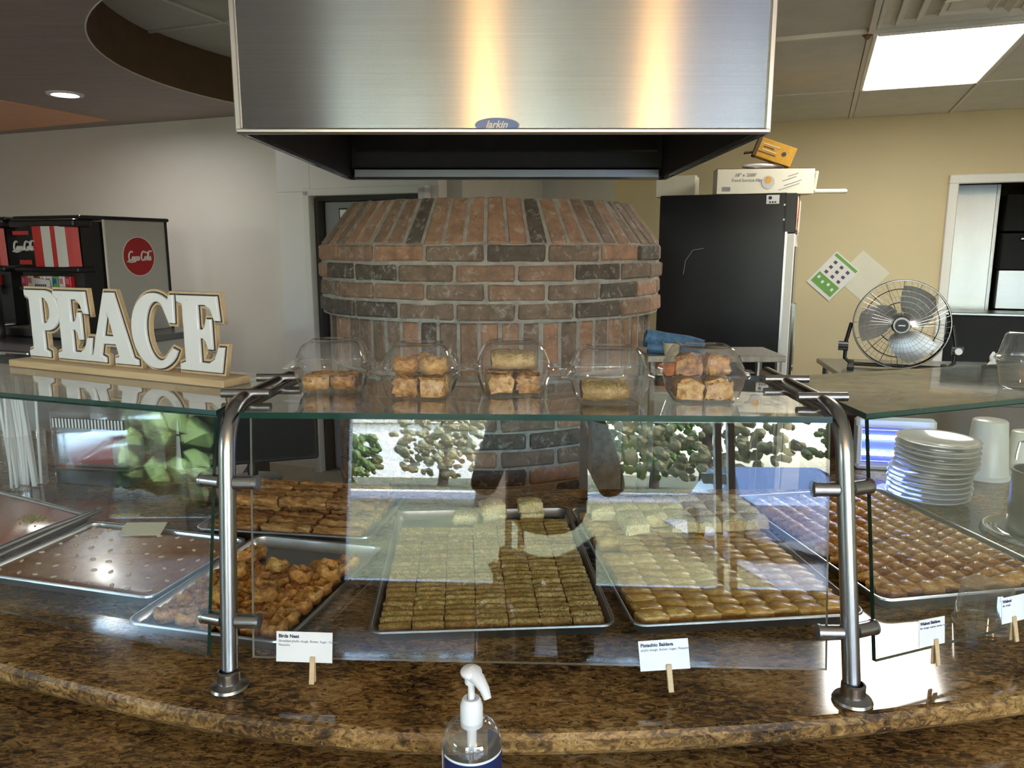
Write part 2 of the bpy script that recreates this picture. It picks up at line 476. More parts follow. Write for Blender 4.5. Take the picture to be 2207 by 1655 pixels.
M['cloth'] = mat('blue_cloth', (0.085, 0.19, 0.34), 0.7, 0, 0.35, 60, 0.5, 90)
M['cream'] = mat('cream_plastic', (0.72, 0.66, 0.46), 0.4, 0, 0.04)
M['orange'] = mat('orange_plastic', (0.85, 0.20, 0.01), 0.4, 0, 0.05)
M['maroon'] = mat('dark_maroon_wood', (0.055, 0.012, 0.010), 0.4, 0, 0.15)
M['uv'] = mat('uv_tube', (0.5, 0.6, 1.0), 0.3, emit=(0.22, 0.36, 1.0), estr=5.0)
M['uv_dim'] = mat('glow_blue_trap_back', (0.10, 0.10, 0.55), 0.4)  # blue glow of the tubes put into the back panel's base colour
M['lamp_panel'] = mat('lit_ceiling_diffuser', (0.9, 0.9, 0.9), 0.4, emit=(1.0, 0.965, 0.88), estr=2.3)
M['lamp_can_dim'] = mat('lit_small_lens', (0.9, 0.9, 0.9), 0.4, emit=(1.0, 0.97, 0.92), estr=40.0)
M['lamp_warm'] = mat('warm_pendant_glass', (0.9, 0.6, 0.3), 0.4, emit=(1.0, 0.55, 0.18), estr=16.0)
M['floor'] = mat('brown_floor_tile', (0.44, 0.38, 0.30), 0.35, 0, 0.12, 3)
M['dark_wall'] = mat('dark_brown_wall', (0.10, 0.07, 0.05), 0.7, 0, 0.15)
M['frame'] = mat('window_frame_metal', (0.46, 0.47, 0.48), 0.4, 0.3, 0.05)
M['door_blue'] = mat('grey_blue_door', (0.42, 0.46, 0.54), 0.4, 0, 0.04, 3, 0.1, 40)
M['jamb'] = mat('dark_jamb', (0.045, 0.043, 0.042), 0.5)
# pastries
M['finger'] = pastry('rolled_finger_pastry', [(0.25, 0.12, 0.025), (0.46, 0.28, 0.085), (0.66, 0.47, 0.20)], (0.27, 0.22, 0.025), 0.50, 240, bump=0.9)
M['baklava'] = pastry('golden_baklava', [(0.34, 0.14, 0.016), (0.62, 0.33, 0.065), (0.78, 0.52, 0.20)], (0.34, 0.28, 0.04), 0.26, 300, 0.3, 0.35, 60, (1, 1, 3))
M['baklava_top'] = pastry('pistachio_dusted_baklava', [(0.40, 0.24, 0.08), (0.62, 0.45, 0.20), (0.70, 0.57, 0.33)], (0.30, 0.29, 0.07), 0.5, 300, 0.45, 0.1)
M['walnut'] = pastry('glazed_walnut_baklava', [(0.20, 0.062, 0.008), (0.50, 0.215, 0.036), (0.76, 0.46, 0.15)], (0.30, 0.14, 0.04), 0.12, 300, 0.24, 0.5, 75, (1, 1, 3))
M['nest'] = pastry('shredded_nest_pastry', [(0.30, 0.08, 0.010), (0.60, 0.28, 0.045), (0.80, 0.50, 0.16)], (0.20, 0.06, 0.02), 0.2, 220, 0.35, 0.3, 110, (1, 1, 1.6), 1.0, 380)
M['shred'] = pastry('shredded_roll_pastry', [(0.10, 0.028, 0.006), (0.42, 0.18, 0.035), (0.74, 0.47, 0.18)], None, 0, 300, 0.4, 0.3, 60, (0.4, 2.2, 2.2), 1.0, 300)
M['crumb'] = pastry('syrupy_brown_cake', [(0.20, 0.065, 0.008), (0.36, 0.135, 0.018), (0.48, 0.21, 0.035)], (0.30, 0.14, 0.03), 0.25, 240, 0.22, 0.35, 40, (1, 1, 1), 0.15, 300)
M['kunafa'] = pastry('orange_crumb_cake', [(0.34, 0.045, 0.004), (0.58, 0.11, 0.008), (0.70, 0.20, 0.02)], None, 0, 200, 0.3, 0.5, 160, (1, 1, 1), 0.8, 260)
M['filled'] = pastry('flaky_filled_pastry', [(0.16, 0.045, 0.010), (0.52, 0.24, 0.05), (0.80, 0.52, 0.19)], (0.14, 0.05, 0.02), 0.30, 120, 0.3, 0.4, 85, (1, 1, 1), 1.0, 300)
M['almond'] = mat('split_almond', (0.68, 0.52, 0.34), 0.4, 0, 0.08)
M['pistachio'] = mat('pistachio_crumb', (0.34, 0.33, 0.06), 0.7, 0, 0.35, 200)
M['walnut_nut'] = mat('dark_walnut_filling', (0.085, 0.03, 0.012), 0.6, 0, 0.3, 120)

# ------------------------------------------------------------------ room shell
UX, UY, WX, WY = 0.9304, -0.3665, 0.3665, 0.9304      # axes of the rear rooms, turned from the counter
def uw(u, w): return (u * UX + w * WX, u * UY + w * WY)
def uwpoly(u0, u1, w0, w1): return [uw(u0, w0), uw(u1, w0), uw(u1, w1), uw(u0, w1)]
ROT_UW = math.atan2(UY, UX)

struct('floor', MB().prism([(-7, -3.8), (7, -3.8), (7, 8.4), (-7, 8.4)], -0.1, 0), M['floor'])
ceil = struct('ceiling', MB().prism([(-7, -3.8), (7, -3.8), (7, 8.4), (-7, 8.4)], 2.80, 2.9), M['tile_grey'])

# raised tiles seen in the round cove
GT = MB()
us = [-4.22, -3.61, -3.0, -2.39, -1.78]; ws = [1.02, 2.24, 3.46, 4.68]
for u in us: GT.prism([uw(u - .012, 1.02), uw(u + .012, 1.02), uw(u + .012, 4.5), uw(u - .012, 4.5)], 2.772, 2.80)
for w in ws: GT.prism([uw(-4.22, w - .012), uw(-1.78, w - .012), uw(-1.78, w + .012), uw(-4.22, w + .012)], 2.7725, 2.80)
GT.obj('ceiling_grid', M['white_metal'], ceil)
tile_me = MB().box((0, 0, 0), (0.578, 1.188, 0.012), bev=0.004).mesh('ceiling_tile', M['tile_grey'])
for i in range(4):
    for j in range(3):
        if j == 2 and i < 2: continue
        x, y = uw((us[i] + us[i + 1]) / 2, (ws[j] + ws[j + 1]) / 2)
        link('ceiling_tile', tile_me, ceil, (x, y, 2.787), (0, 0, ROT_UW))

# taupe soffit with the round opening
hole = [(-.24 + 1.78 * math.cos(R(a)), 4.3 + 1.78 * math.sin(R(a))) for a in [270 - 132.5 * i / 40 for i in range(41)]]
sp = hole + [(-6.9, (4.56 + 6.9 * WX) / WY), (-6.9, 1.6), (-.76, 1.6), (-.76, 2.6)]
sof = struct('ceiling_left', MB().prism(sp, 2.52, 2.795, 0, 1), [M['soffit'], M['soffit_edge']])
MB().tube([(x, y, 2.522) for x, y in hole], 0.004, 6).obj('edge_bead', M['grid'], sof)
MB().prism([(-3.22, 5.05), (-2.93, 5.81), (-4.10, 6.33), (-4.8, 6.2), (-4.6, 4.7)], 2.512, 2.5205).obj('orange_field', M['orange_paint'], sof)

# rear wall on the left (beige, then white panel around the staff door)
LW = 4.55
wl = struct('wall_left', MB().prism(uwpoly(-8.6, -3.26, LW, LW + .12), 0, 2.80).prism(uwpoly(-3.26, -2.3, LW, LW + .12), 1.985, 2.80).prism(uwpoly(-2.36, -2.3, LW, LW + .12), 0, 1.985), M['wall_left'])
MB().prism(uwpoly(-3.56, -3.29, LW - .006, LW), 0, 2.6).obj('wall_panel', M['wall_white'], wl)
MB().prism(uwpoly(-3.288, -2.3, LW - .006, LW), 2.0, 2.6).obj('wall_panel', M['wall_white'], wl)
MB().prism(uwpoly(-3.56, -3.29, LW - .009, LW - .006), 1.985, 1.988).obj('panel_joint', M['machine_grey'], wl)
wr = struct('wall_return', MB().prism(uwpoly(-2.31, -2.19, LW + .12, 6.25), 0, 2.80), M['wall_cream'])
d1 = tag(bpy.data.objects.new('door_1', None), kind='structure'); COL.objects.link(d1)
d1.location = (*uw(-2.81, LW), 0); d1.rotation_euler = (0, 0, ROT_UW)
MB().box((-.465, -.005, .99), (.05, .15, 1.99), bev=.004).box((.425, -.005, .99), (.05, .15, 1.99), bev=.004).box((-.02, -.005, 1.975), (.94, .15, .05), bev=.004).obj('door_frame', M['wall_white'], d1)
MB().box((-.425, .03, .97), (.032, .1, 1.94)).box((-.02, .03, 1.935), (.80, .1, .03)).obj('door_stop', M['jamb'], d1)
dl = MB().box((-.005, .075, .96), (.80, .04, 1.91), bev=.003).obj('door_leaf', M['door_blue'], d1)
sg = MB().box((-.25, .052, 1.835), (.075, .004, .075)).obj('door_sign', M['black'], d1)
MB().box((-.25, .0495, 1.835), (.056, .002, .054)).obj('sign_face', M['white'], sg)

# rear wall on the right (cream panel, tan paint, open doorway)
RW = 6.25
wb = struct('wall_back', MB().prism(uwpoly(-2.4, -1.567, RW, RW + .12), 0, 2.80), M['wall_cream'])
wt = struct('wall_right', MB().prism(uwpoly(-1.567, .87, RW, RW + .12), 0, 2.80).prism(uwpoly(.87, 1.78, RW, RW + .12), 2.04, 2.80).prism(uwpoly(1.78, 5.6, RW, RW + .12), 0, 2.80), M['wall_tan'])
tr = tag(bpy.data.objects.new('trim_1', None), kind='structure'); COL.objects.link(tr)
tr.location = (*uw(1.325, RW), 0); tr.rotation_euler = (0, 0, ROT_UW)
for sx in (-.48, .48): MB().box((sx, .03, 1.02), (.06, .2, 2.04), bev=.005).obj('door_jamb', M['white_metal'], tr)
MB().box((0, .03, 2.07), (1.02, .2, .06), bev=.005).obj('door_head', M['white_metal'], tr)
# outer shell
wbays = [(-3.6, -1.6)]
ww = MB().box((-6.95, 2.3, .15), (.1, 12.2, .30)).box((-6.95, 2.3, 2.64), (.1, 12.2, .34)).box((-6.95, 3.4, 1.385), (.1, 10.0, 2.17)).box((-6.95, -3.7, 1.385), (.1, .2, 2.17))
struct('wall_west', ww, M['wall_left'])
for k, (a, b) in enumerate(wbays):
    w = tag(bpy.data.objects.new('window_%d' % (k + 5), None), kind='structure'); COL.objects.link(w); w.location = (-6.95, (a + b) / 2, .30); w.rotation_euler = (0, 0, R(90))
    MB().box((-.98, 0, 1.085), (.05, .09, 2.17)).box((.98, 0, 1.085), (.05, .09, 2.17)).box((0, 0, .02), (2.0, .09, .05)).box((0, 0, 2.15), (2.0, .09, .05)).obj('window_frame', M['frame'], w)
    MB().box((0, 0, 1.085), (1.92, .008, 2.11)).obj('window_pane', M['glass'], w)
    pl = bpy.data.lights.new('window_portal_offscreen', 'AREA'); pl.shape = 'RECTANGLE'; pl.size = 2.0; pl.size_y = 2.15; pl.cycles.is_portal = True
    po = bpy.data.objects.new('window_portal_offscreen', pl); COL.objects.link(po); po.location = (-7.05, (a + b) / 2, 1.385); po.rotation_euler = (R(90), 0, R(-90))
struct('wall_east', MB().box((6.95, 2.3, 1.4), (.1, 12.2, 2.8)), M['wall_tan'])
struct('wall_north', MB().box((0, 8.35, 1.4), (14, .1, 2.8)), M['wall_tan'])

# suspended kitchen ceiling
KP = [(.70, .9), (6.9, .9), (6.9, (6.26 - 6.9 * WX) / WY), (.70, (6.26 - .70 * WX) / WY)]
kc = struct('ceiling_right', MB().prism(KP, 2.535, 2.62), M['tile'])
ul = [-1.105, -.475, .155, .787, 1.417, 2.047, 2.677]; wls = [1.31, 2.55, 3.86, 5.18, 6.25]
KG = MB()
for u in ul: KG.prism([uw(u - .012, 2.0), uw(u + .012, 2.0), uw(u + .012, 6.25), uw(u - .012, 6.25)], 2.516, 2.536)
for w in wls[1:4]: KG.prism([uw(-.9, w - .012), uw(2.677, w - .012), uw(2.677, w + .012), uw(-.9, w + .012)], 2.5165, 2.536)
kgo = KG.obj('ceiling_grid', M['grid'], kc)
for j in range(1, 4):
    d = wls[j + 1] - wls[j]
    tme = MB().box((0, 0, 0), (0.60, d - .03, .014), bev=.004).mesh('ceiling_tile', M['tile'])
    for i in range(6):
        x, y = uw((ul[i] + ul[i + 1]) / 2, (wls[j] + wls[j + 1]) / 2)
        if x < 1.05 or (i == 2 and j in (1, 2)): continue
        link('ceiling_tile', tme, kc, (x, y, 2.5275), (0, 0, ROT_UW))
# remaining piece of tile beside the vent
x, y = uw(.471, 2.86); MB().box((0, 0, 0), (.60, .60, .014), bev=.004).obj('ceiling_tile', M['tile'], kc, loc=(x, y, 2.5275), rot=(0, 0, ROT_UW))

# fluorescent panels
def panel_light(u, w, label):
    x, y = uw(u, w)
    lp = thing('ceiling_light', label, 'ceiling light', (x, y, 2.535), ROT_UW)
    MB().box((-.298, 0, -.012), (.022, 1.29, .03), bev=.004).box((.298, 0, -.012), (.022, 1.29, .03), bev=.004).box((0, -.635, -.012), (.574, .022, .03), bev=.004).box((0, .635, -.012), (.574, .022, .03), bev=.004).obj('frame', M['white_metal'], lp)
    MB().box((0, 0, -.008), (.574, 1.25, .014)).obj('diffuser', M['lamp_panel'], lp)
    return lp
lp = panel_light(.471, 4.52, 'lit rectangular white ceiling light panel next to the square air vent')
MB().cyl((-.33, -.64, -.022), (-.33, -.64, -.006), .022, 14).ball((-.33, -.64, -.024), .014).obj('sprinkler_cap', M['board'], lp, True)
# air vent: stepped square frames
x, y = uw(.471, 3.51)
av = thing('ceiling_vent', 'square white stepped air vent next to the ceiling light panel', 'vent', (x, y, 2.536), ROT_UW)
for k, (hw, zz) in enumerate(((.300, -.006), (.235, -.016), (.165, -.024), (.095, -.030))):
    b = MB()
    t = .032
    for sx in (-1, 1):
        b.box((sx * (hw - t / 2), 0, zz), (t, 2 * hw, .006), (0, sx * R(28), 0), bev=.002)
        b.box((0, sx * (hw - t / 2), zz), (2 * hw, t, .006), (-sx * R(28), 0, 0), bev=.002)
    b.obj('louvre', M['grid'], av)
MB().box((0, 0, -.028), (.13, .13, .006), bev=.002).obj('centre_plate', M['grid'], av)
MB().box((0, 0, -.003), (.6, .6, .004)).obj('backing', M['grid'], av)

# recessed downlights
def downlight(x, y, z, label, lens='lamp_can_dim'):
    t = thing('downlight', label, 'ceiling light', (x, y, z))
    MB().lathe([(.062, .0), (.078, -.010), (.100, -.008), (.104, .002), (.062, .002)], 40).obj('trim_ring', M['white'], t, True)
    MB().lathe([(.001, -.001), (.063, -.001)], 32).obj('lens', M[lens], t)
    return t
downlight(-2.70, 4.86, 2.518, 'round recessed downlight with white trim in the brown soffit', 'lamp_can_dim')
for (x, y) in ((-.21, -2.0), (1.05, -2.0)):
    t = thing('pendant_lamp_offscreen', 'small warm glowing pendant lamp hanging by the front windows', 'lamp', (x, y, 2.8), group='pendant lamps by the windows')
    MB().cyl((0, 0, -.34), (0, 0, 0), .004, 8).obj('cord', M['black'], t)
    MB().lathe([(.02, -.34), (.06, -.40), (.075, -.52), (.05, -.60), (.001, -.61)], 24).obj('glass_shade', M['lamp_warm'], t, True)

# front window wall, behind the viewer
YW = -3.7
bays = [(-1.75, -.39), (-.33, 1.24), (1.30, 2.86), (2.92, 4.5)]
fw = MB().box((0, YW, .15), (13.8, .14, .30)).box((0, YW, 2.64), (13.8, .14, .34))
xs = [-6.9] + [v for b in bays for v in b] + [6.9]
for i in range(0, len(xs), 2):
    if xs[i + 1] - xs[i] > .2: fw.box(((xs[i] + xs[i + 1]) / 2, YW, 1.385), (xs[i + 1] - xs[i], .14, 2.19))
struct('wall_front', fw, M['dark_wall'])
for k, (a, b) in enumerate(bays):
    w = tag(bpy.data.objects.new('window_%d' % (k + 1), None), kind='structure'); COL.objects.link(w); w.location = ((a + b) / 2, YW, .30)
    hw = (b - a) / 2
    MB().box((-hw + .02, 0, 1.085), (.05, .09, 2.17)).box((hw - .02, 0, 1.085), (.05, .09, 2.17)).box((0, 0, .02), (2 * hw, .09, .05)).box((0, 0, 2.15), (2 * hw, .09, .05)).obj('window_frame', M['frame'], w)
    MB().box((0, 0, 1.085), (2 * hw - .08, .008, 2.11)).obj('window_pane', M['glass'], w)
    pl = bpy.data.lights.new('window_portal_offscreen', 'AREA'); pl.shape = 'RECTANGLE'; pl.size = 2 * hw; pl.size_y = 2.15
    pl.cycles.is_portal = True
    po = bpy.data.objects.new('window_portal_offscreen', pl); COL.objects.link(po); po.location = ((a + b) / 2, YW - .1, 1.385); po.rotation_euler = (R(90), 0, 0)

# ------------------------------------------------------------------ the street outside the windows
M['lawn'] = mat('shade_dark_dry_lawn', (0.095, 0.095, 0.035), 0.9, 0, 0.35, 0.6)  # dry grass darkened, tree shade put into its colour
M['asphalt'] = mat('asphalt', (0.16, 0.17, 0.19), 0.85, 0, 0.1, 2)
M['kerb'] = mat('pale_concrete', (0.55, 0.53, 0.48), 0.9, 0, 0.08)
M['leaf'] = mat('tree_leaves', (0.10, 0.16, 0.045), 0.7, 0, 0.5, 3)
M['leaf2'] = mat('pale_tree_leaves', (0.26, 0.24, 0.12), 0.7, 0, 0.4, 3)
M['bark'] = mat('tree_bark', (0.075, 0.055, 0.04), 0.9, 0, 0.3, 4)
M['car_blue'] = mat('blue_car_paint', (0.012, 0.05, 0.34), 0.2, 0.3, 0.05, coat=0.6)
M['car_red'] = mat('red_car_paint', (0.45, 0.03, 0.03), 0.2, 0.2, 0.05, coat=0.6)
M['car_silver'] = mat('dark_blue_car_paint', (0.10, 0.14, 0.24), 0.2, 0.4, 0.05, coat=0.6)
M['car_glass'] = mat('dark_car_glass', (0.04, 0.05, 0.06), 0.08)
M['stucco'] = mat('white_stucco', (0.72, 0.71, 0.68), 0.9, 0, 0.03)
struct('lawn', MB().prism([(-90, -130), (90, -130), (90, -3.8), (-7.05, -3.8), (-7.05, 40), (-90, 40)], -.4, -.16), M['lawn'])
struct('parking_lot', MB().prism([(2.5, -19), (60, -19), (60, -3.82), (2.5, -3.82)], -.2, -.14), M['asphalt'])
struct('road', MB().prism([(-90, -37), (90, -37), (90, -29), (-90, -29)], -.2, -.14), M['asphalt'])
struct('pavement', MB().prism([(-90, -40), (90, -40), (90, -37.3), (-90, -37.3)], -.2, -.13), M['kerb'])
def tree(x, y, h, r, label, leaf='leaf', n=150, trunk=.28, seed=1):
    t = thing('street_tree', label, 'tree', (x, y, -.2))
    rnd = random.Random(seed)
    MB().tube([(0, 0, 0), (.1, 0, h * .25), (.25, .1, h * .5), (.2, .2, h * .8)], .2, 10, rs=[trunk * 1.3, trunk, trunk * .75, trunk * .3]).obj('trunk', M['bark'], t, True)
    b = MB()
    for k in range(n * 2):
        a = rnd.uniform(0, 2 * math.pi); q = math.sqrt(rnd.random()) * r; zz = h * .62 + rnd.uniform(-.28, .38) * h * (1 - .5 * q / r) if trunk > .5 else h * .5 + rnd.uniform(-.44, .46) * h * (1 - .4 * q / r)
        b.ball((q * math.cos(a), q * math.sin(a), zz), rnd.uniform(.18, .42), sub=1, scale=(1, 1, .6), rot=(rnd.random(), rnd.random(), 0))
    b.obj('crown', M[leaf], t)
tree(-2.6, -24, 8, 4.6, 'large dark-trunked oak on the lawn across from the windows', trunk=.55, seed=2)
tree(-8.5, -48, 6, 3.4, 'pale bare-branched tree beyond the road', 'leaf2', 120, seed=3)
tree(-14.5, -46, 4, 2.2, 'low round green tree beyond the road', seed=4, n=110)
tree(-3.0, -56, 6, 3.0, 'round green tree next to the pale tree beyond the road', seed=5, n=110)
tree(5.6, -51, 7, 3.6, 'tall pale green tree straight across the road', 'leaf', 170, seed=11)
tree(-20, -42, 7, 3.6, 'spreading green tree at the bend of the road', 'leaf', 170, seed=12)
tree(21, -46, 8, 4.4, 'big leafy tree beyond the far side of the lot', 'leaf', 190, seed=13)
tree(6.5, -36, 8, 4.5, 'tall leafy tree behind the parked cars', 'leaf2', 200, seed=6)
tree(14, -30, 8, 4.5, 'broad leafy tree at the end of the parking lot', 'leaf', 200, seed=7)
tree(-12.5, -6.0, 3.0, 3.2, 'low dense green tree just outside the side window', 'leaf', 420, seed=8)
def car(x, y, rz, paint, label):
    t = thing('parked_car', label, 'car', (x, y, -.14), rz)
    prof = [(-2.2, .35), (-2.25, .75), (-1.5, .92), (-.8, 1.40), (.7, 1.42), (1.5, .98), (2.2, .86), (2.28, .35)]
    b = MB(); bm = b.bm
    A = [bm.verts.new((p[0], -.86 + (.16 if p[1] > 1.2 else 0), p[1])) for p in prof]; B = [bm.verts.new((p[0], .86 - (.16 if p[1] > 1.2 else 0), p[1])) for p in prof]
    bm.faces.new(A); bm.faces.new(B[::-1])
    for i in range(8): bm.faces.new((A[i], A[(i + 1) % 8], B[(i + 1) % 8], B[i]))
    b.obj('body', M[paint], t)
    for s in (-1, 1):
        MB().box((-.05, s * .79, 1.16), (1.6, .05, .30), (s * R(-18), 0, 0)).obj('side_window', M['car_glass'], t)
        for xx in (-1.35, 1.4): MB().cyl((xx, s * .72, .33), (xx, s * .9, .33), .33, 20).obj('wheel', M['rubber'], t)
car(9.5, -31, 0, 'car_blue', 'blue car parked across the lot')
car(6.6, -10.5, R(80), 'car_red', 'red car parked nearest to the windows')
car(3.4, -11.5, R(84), 'car_silver', 'dark blue car parked next to the red one')
t = thing('white_building', 'long white building far across the road', 'building', (-14, -85, -.2))
MB().box((0, 0, 3), (26, 8, 6)).obj('wall', M['stucco'], t)
MB().box((0, 0, 6.2), (27, 9, .4)).obj('roof', M['kerb'], t)

# ------------------------------------------------------------------ extractor hood
hd = thing('extractor_hood', 'large brushed steel box hood with a blue oval badge above the brick oven', 'range hood', (-.022, 2.66, 1.883))
HW, HD, HH = .666, .66, .905
MB().box((0, -HD + .008, HH / 2), (2 * HW, .016, HH)).obj('front_panel', M['hood_steel'], hd)
for s in (-1, 1):
    MB().box((s * (HW - .008), .008, HH / 2), (.016, 2 * HD - .02, HH)).obj('side_panel', M['hood_steel'], hd)
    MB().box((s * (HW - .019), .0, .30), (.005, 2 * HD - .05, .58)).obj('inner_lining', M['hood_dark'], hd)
    MB().box((s * (HW - .004), -HD - .001, HH / 2), (.016, .012, HH), bev=.003).obj('corner_fold', M['edge_steel'], hd)
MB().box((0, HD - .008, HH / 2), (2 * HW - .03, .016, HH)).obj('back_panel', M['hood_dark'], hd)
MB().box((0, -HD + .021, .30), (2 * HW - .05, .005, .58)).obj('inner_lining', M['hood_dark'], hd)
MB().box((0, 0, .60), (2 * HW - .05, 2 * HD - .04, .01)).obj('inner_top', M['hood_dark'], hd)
MB().box((0, -HD + .002, .006), (2 * HW + .004, .022, .014), bev=.004).obj('bottom_lip', M['edge_steel'], hd)
MB().box((0, HD - .03, .022), (2 * HW - .06, .05, .045), bev=.008).obj('grease_gutter', M['pan_steel'], hd)
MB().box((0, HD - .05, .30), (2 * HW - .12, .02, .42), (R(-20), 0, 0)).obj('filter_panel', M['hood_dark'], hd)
for s in (-1, 1):
    MB().box((s * (HW - .002), 0, .006), (.006, 2 * HD, .012), bev=.002).obj('side_lip', M['edge_steel'], hd)
bd = link('badge', curve_mesh('badge', [arc(0, 0, .054, .0165, 0, 351, 39)], M['blue'], extrude=.0015, bevel=.0006), hd, (-.015, -HD - .003, .020), (R(90), 0, 0))
link('badge_rim', curve_mesh('badge_rim', [arc(0, 0, .0565, .0185, 0, 351, 39), arc(0, 0, .0535, .016, 0, 351, 39)], M['white'], extrude=.001), bd, (0, 0, 0))
link('badge_lettering', text_mesh('larkin', .024, M['white'], .35, .0004, 'CENTER', .0006), bd, (-.002, -.0065, .0024))

# ------------------------------------------------------------------ round brick oven
OX, OY = -.09, 3.35
ov = thing('brick_oven', 'round brick oven with a slanted brick crown under the steel hood', 'oven', (OX, OY, 0))
Z1 = 1.616
core = MB()
core.lathe([(.001, 1.72), (.583, 1.775), (.705, 1.620), (.712, 1.612), (.712, 1.345), (.677, 1.342), (.677, 1.14), (.651, 1.138)], 72)
core.lathe([(.651, 1.14), (.651, .0)], 40, a0=R(-90 - 120), a1=R(-90 + 32))
core.lathe([(.651, 1.14), (.651, .0)], 30, a0=R(-90 + 108), a1=R(-90 + 240))
for a in (32, 108):
    x, y = math.sin(R(a)), -math.cos(R(a))
    core.bm.faces.new([core.bm.verts.new(v) for v in ((x * .645, y * .645, 0), (x * .645, y * .645, 1.14), (x * .45, y * .45, 1.14), (x * .45, y * .45, 0))])
core.obj('mortar_core', M['mortar'], ov, True)
hollow = MB().lathe([(.45, 0.02), (.45, 1.138), (.001, 1.138)], 32); hollow.obj('hollow_lining', M['hollow_shade'], ov)
def brickmesh(w, h, d, taper=1.0, n=3):
    out = []
    for k in range(n):
        b = MB().box((0, 0, 0), (w, d, h), bev=.0055)
        for v in b.bm.verts:
            t = v.co.z / h + .5
            v.co.x *= 1 + (taper - 1) * t
        b.jitter(.0022, 11 + k + int(w * 1000))
        out.append(b.mesh('brick', M['brick']))
    return out
rb = random.Random(5)
def ring(meshes, r, z, pitch, a_from, a_to, phase, tilt=0.0, dr=0.0):
    n = int(round(2 * math.pi / pitch)); step = 360.0 / n
    k0 = math.ceil((a_from - phase) / step); a = phase + k0 * step
    while a <= a_to:
        rr = r + rb.uniform(-.004, .004)
        link('brick', rb.choice(meshes), ov, (rr * math.sin(R(a)), -rr * math.cos(R(a)), z + rb.uniform(-.0015, .0015)), (tilt, rb.uniform(-.008, .008), R(a)))
        a += step
crown = brickmesh(.062, .205, .05, .80)
ring(crown, .628, 1.684, 2 * math.pi / 60, -112, 112, 3, -math.atan2(.128, .16))
course = brickmesh(.200, .055, .07)
for k in range(4):
    ring(course, .682, Z1 - .033 - .067 * k, .213 / .71, -112, 112, 0 if k % 2 else 8.6)
soldier = brickmesh(.060, .190, .05)
ring(soldier, .657, 1.246, 2 * math.pi / 58, -112, 112, 1)
course2 = brickmesh(.200, .055, .05); half = brickmesh(.095, .055, .05)
for k in range(9):
    ring(course2, .635, 1.108 - .067 * k, .213 / .65, -108, 24, 22.6 if k % 2 else 13.2)
    if k % 2 == 0: ring(half, .635, 1.108 - .067 * k, .213 / .65, 24, 31, 27.6)

# ------------------------------------------------------------------ granite counter
front = [(-2.2, 2.02), (-1.6, 1.62), (-1.2, 1.375), (-.887, 1.221), (-.715, 1.158), (-.561, 1.105), (-.423, 1.068), (-.245, 1.037), (-.105, 1.026), (.086, 1.028), (.279, 1.040), (.497, 1.064), (.656, 1.092), (.825, 1.126), (1.1, 1.205), (1.5, 1.36), (2.1, 1.66)]
def smooth(pts, n=4):
    out = []
    for i in range(len(pts) - 1):
        p0 = pts[max(i - 1, 0)]; p1 = pts[i]; p2 = pts[i + 1]; p3 = pts[min(i + 2, len(pts) - 1)]
        for k in range(n):
            t = k / n
            out.append(tuple(.5 * ((2 * p1[j]) + (-p0[j] + p2[j]) * t + (2 * p0[j] - 5 * p1[j] + 4 * p2[j] - p3[j]) * t * t + (-p0[j] + 3 * p1[j] - 3 * p2[j] + p3[j]) * t ** 3) for j in (0, 1)))
    out.append(pts[-1]); return out
fc = smooth(front)
back = [(2.1, 2.75), (1.05, 2.75), (.96, 2.2), (-.84, 2.2), (-.95, 2.95), (-2.2, 2.95)]
def offs(pts, d): return [(x, y + d) for x, y in pts]
ct = thing('granite_counter', 'long curved brown granite counter holding the pastry trays', 'counter')
slab = MB()
bm = slab.bm
poly = fc + back
prof = [(0.0, .853), (-.006, .862), (-.006, .880), (.0, .8885), (.008, .8905)]   # eased front edge
for j in range(len(prof) - 1):
    a = [bm.verts.new((x, y + prof[j][0] + .006, prof[j][1])) for x, y in fc]; b = [bm.verts.new((x, y + prof[j + 1][0] + .006, prof[j + 1][1])) for x, y in fc]
    for i in range(len(fc) - 1): bm.faces.new((a[i], a[i + 1], b[i + 1], b[i])).material_index = 1 if j < 3 else 0
slab.prism(offs(fc, .0135) + back, .853, .8905, 0, 1)
slab.obj('worktop', [M['granite'], M['granite_edge']], ct)
MB().prism(offs(fc, .055) + [(x, y - .05) for x, y in back], 0, .853).obj('cabinet_base', M['dark_wall'], ct)
lg = thing('granite_ledge', 'lower brown granite ledge running along the front of the counter', 'counter')
MB().prism(offs(fc, -.40) + offs(fc, .052)[::-1], .795, .83, 0, 1).obj('ledge_top', [M['granite'], M['granite_edge']], lg)
MB().prism(offs(fc, -.34) + offs(fc, .052)[::-1], 0, .795).obj('ledge_base', M['dark_wall'], lg)

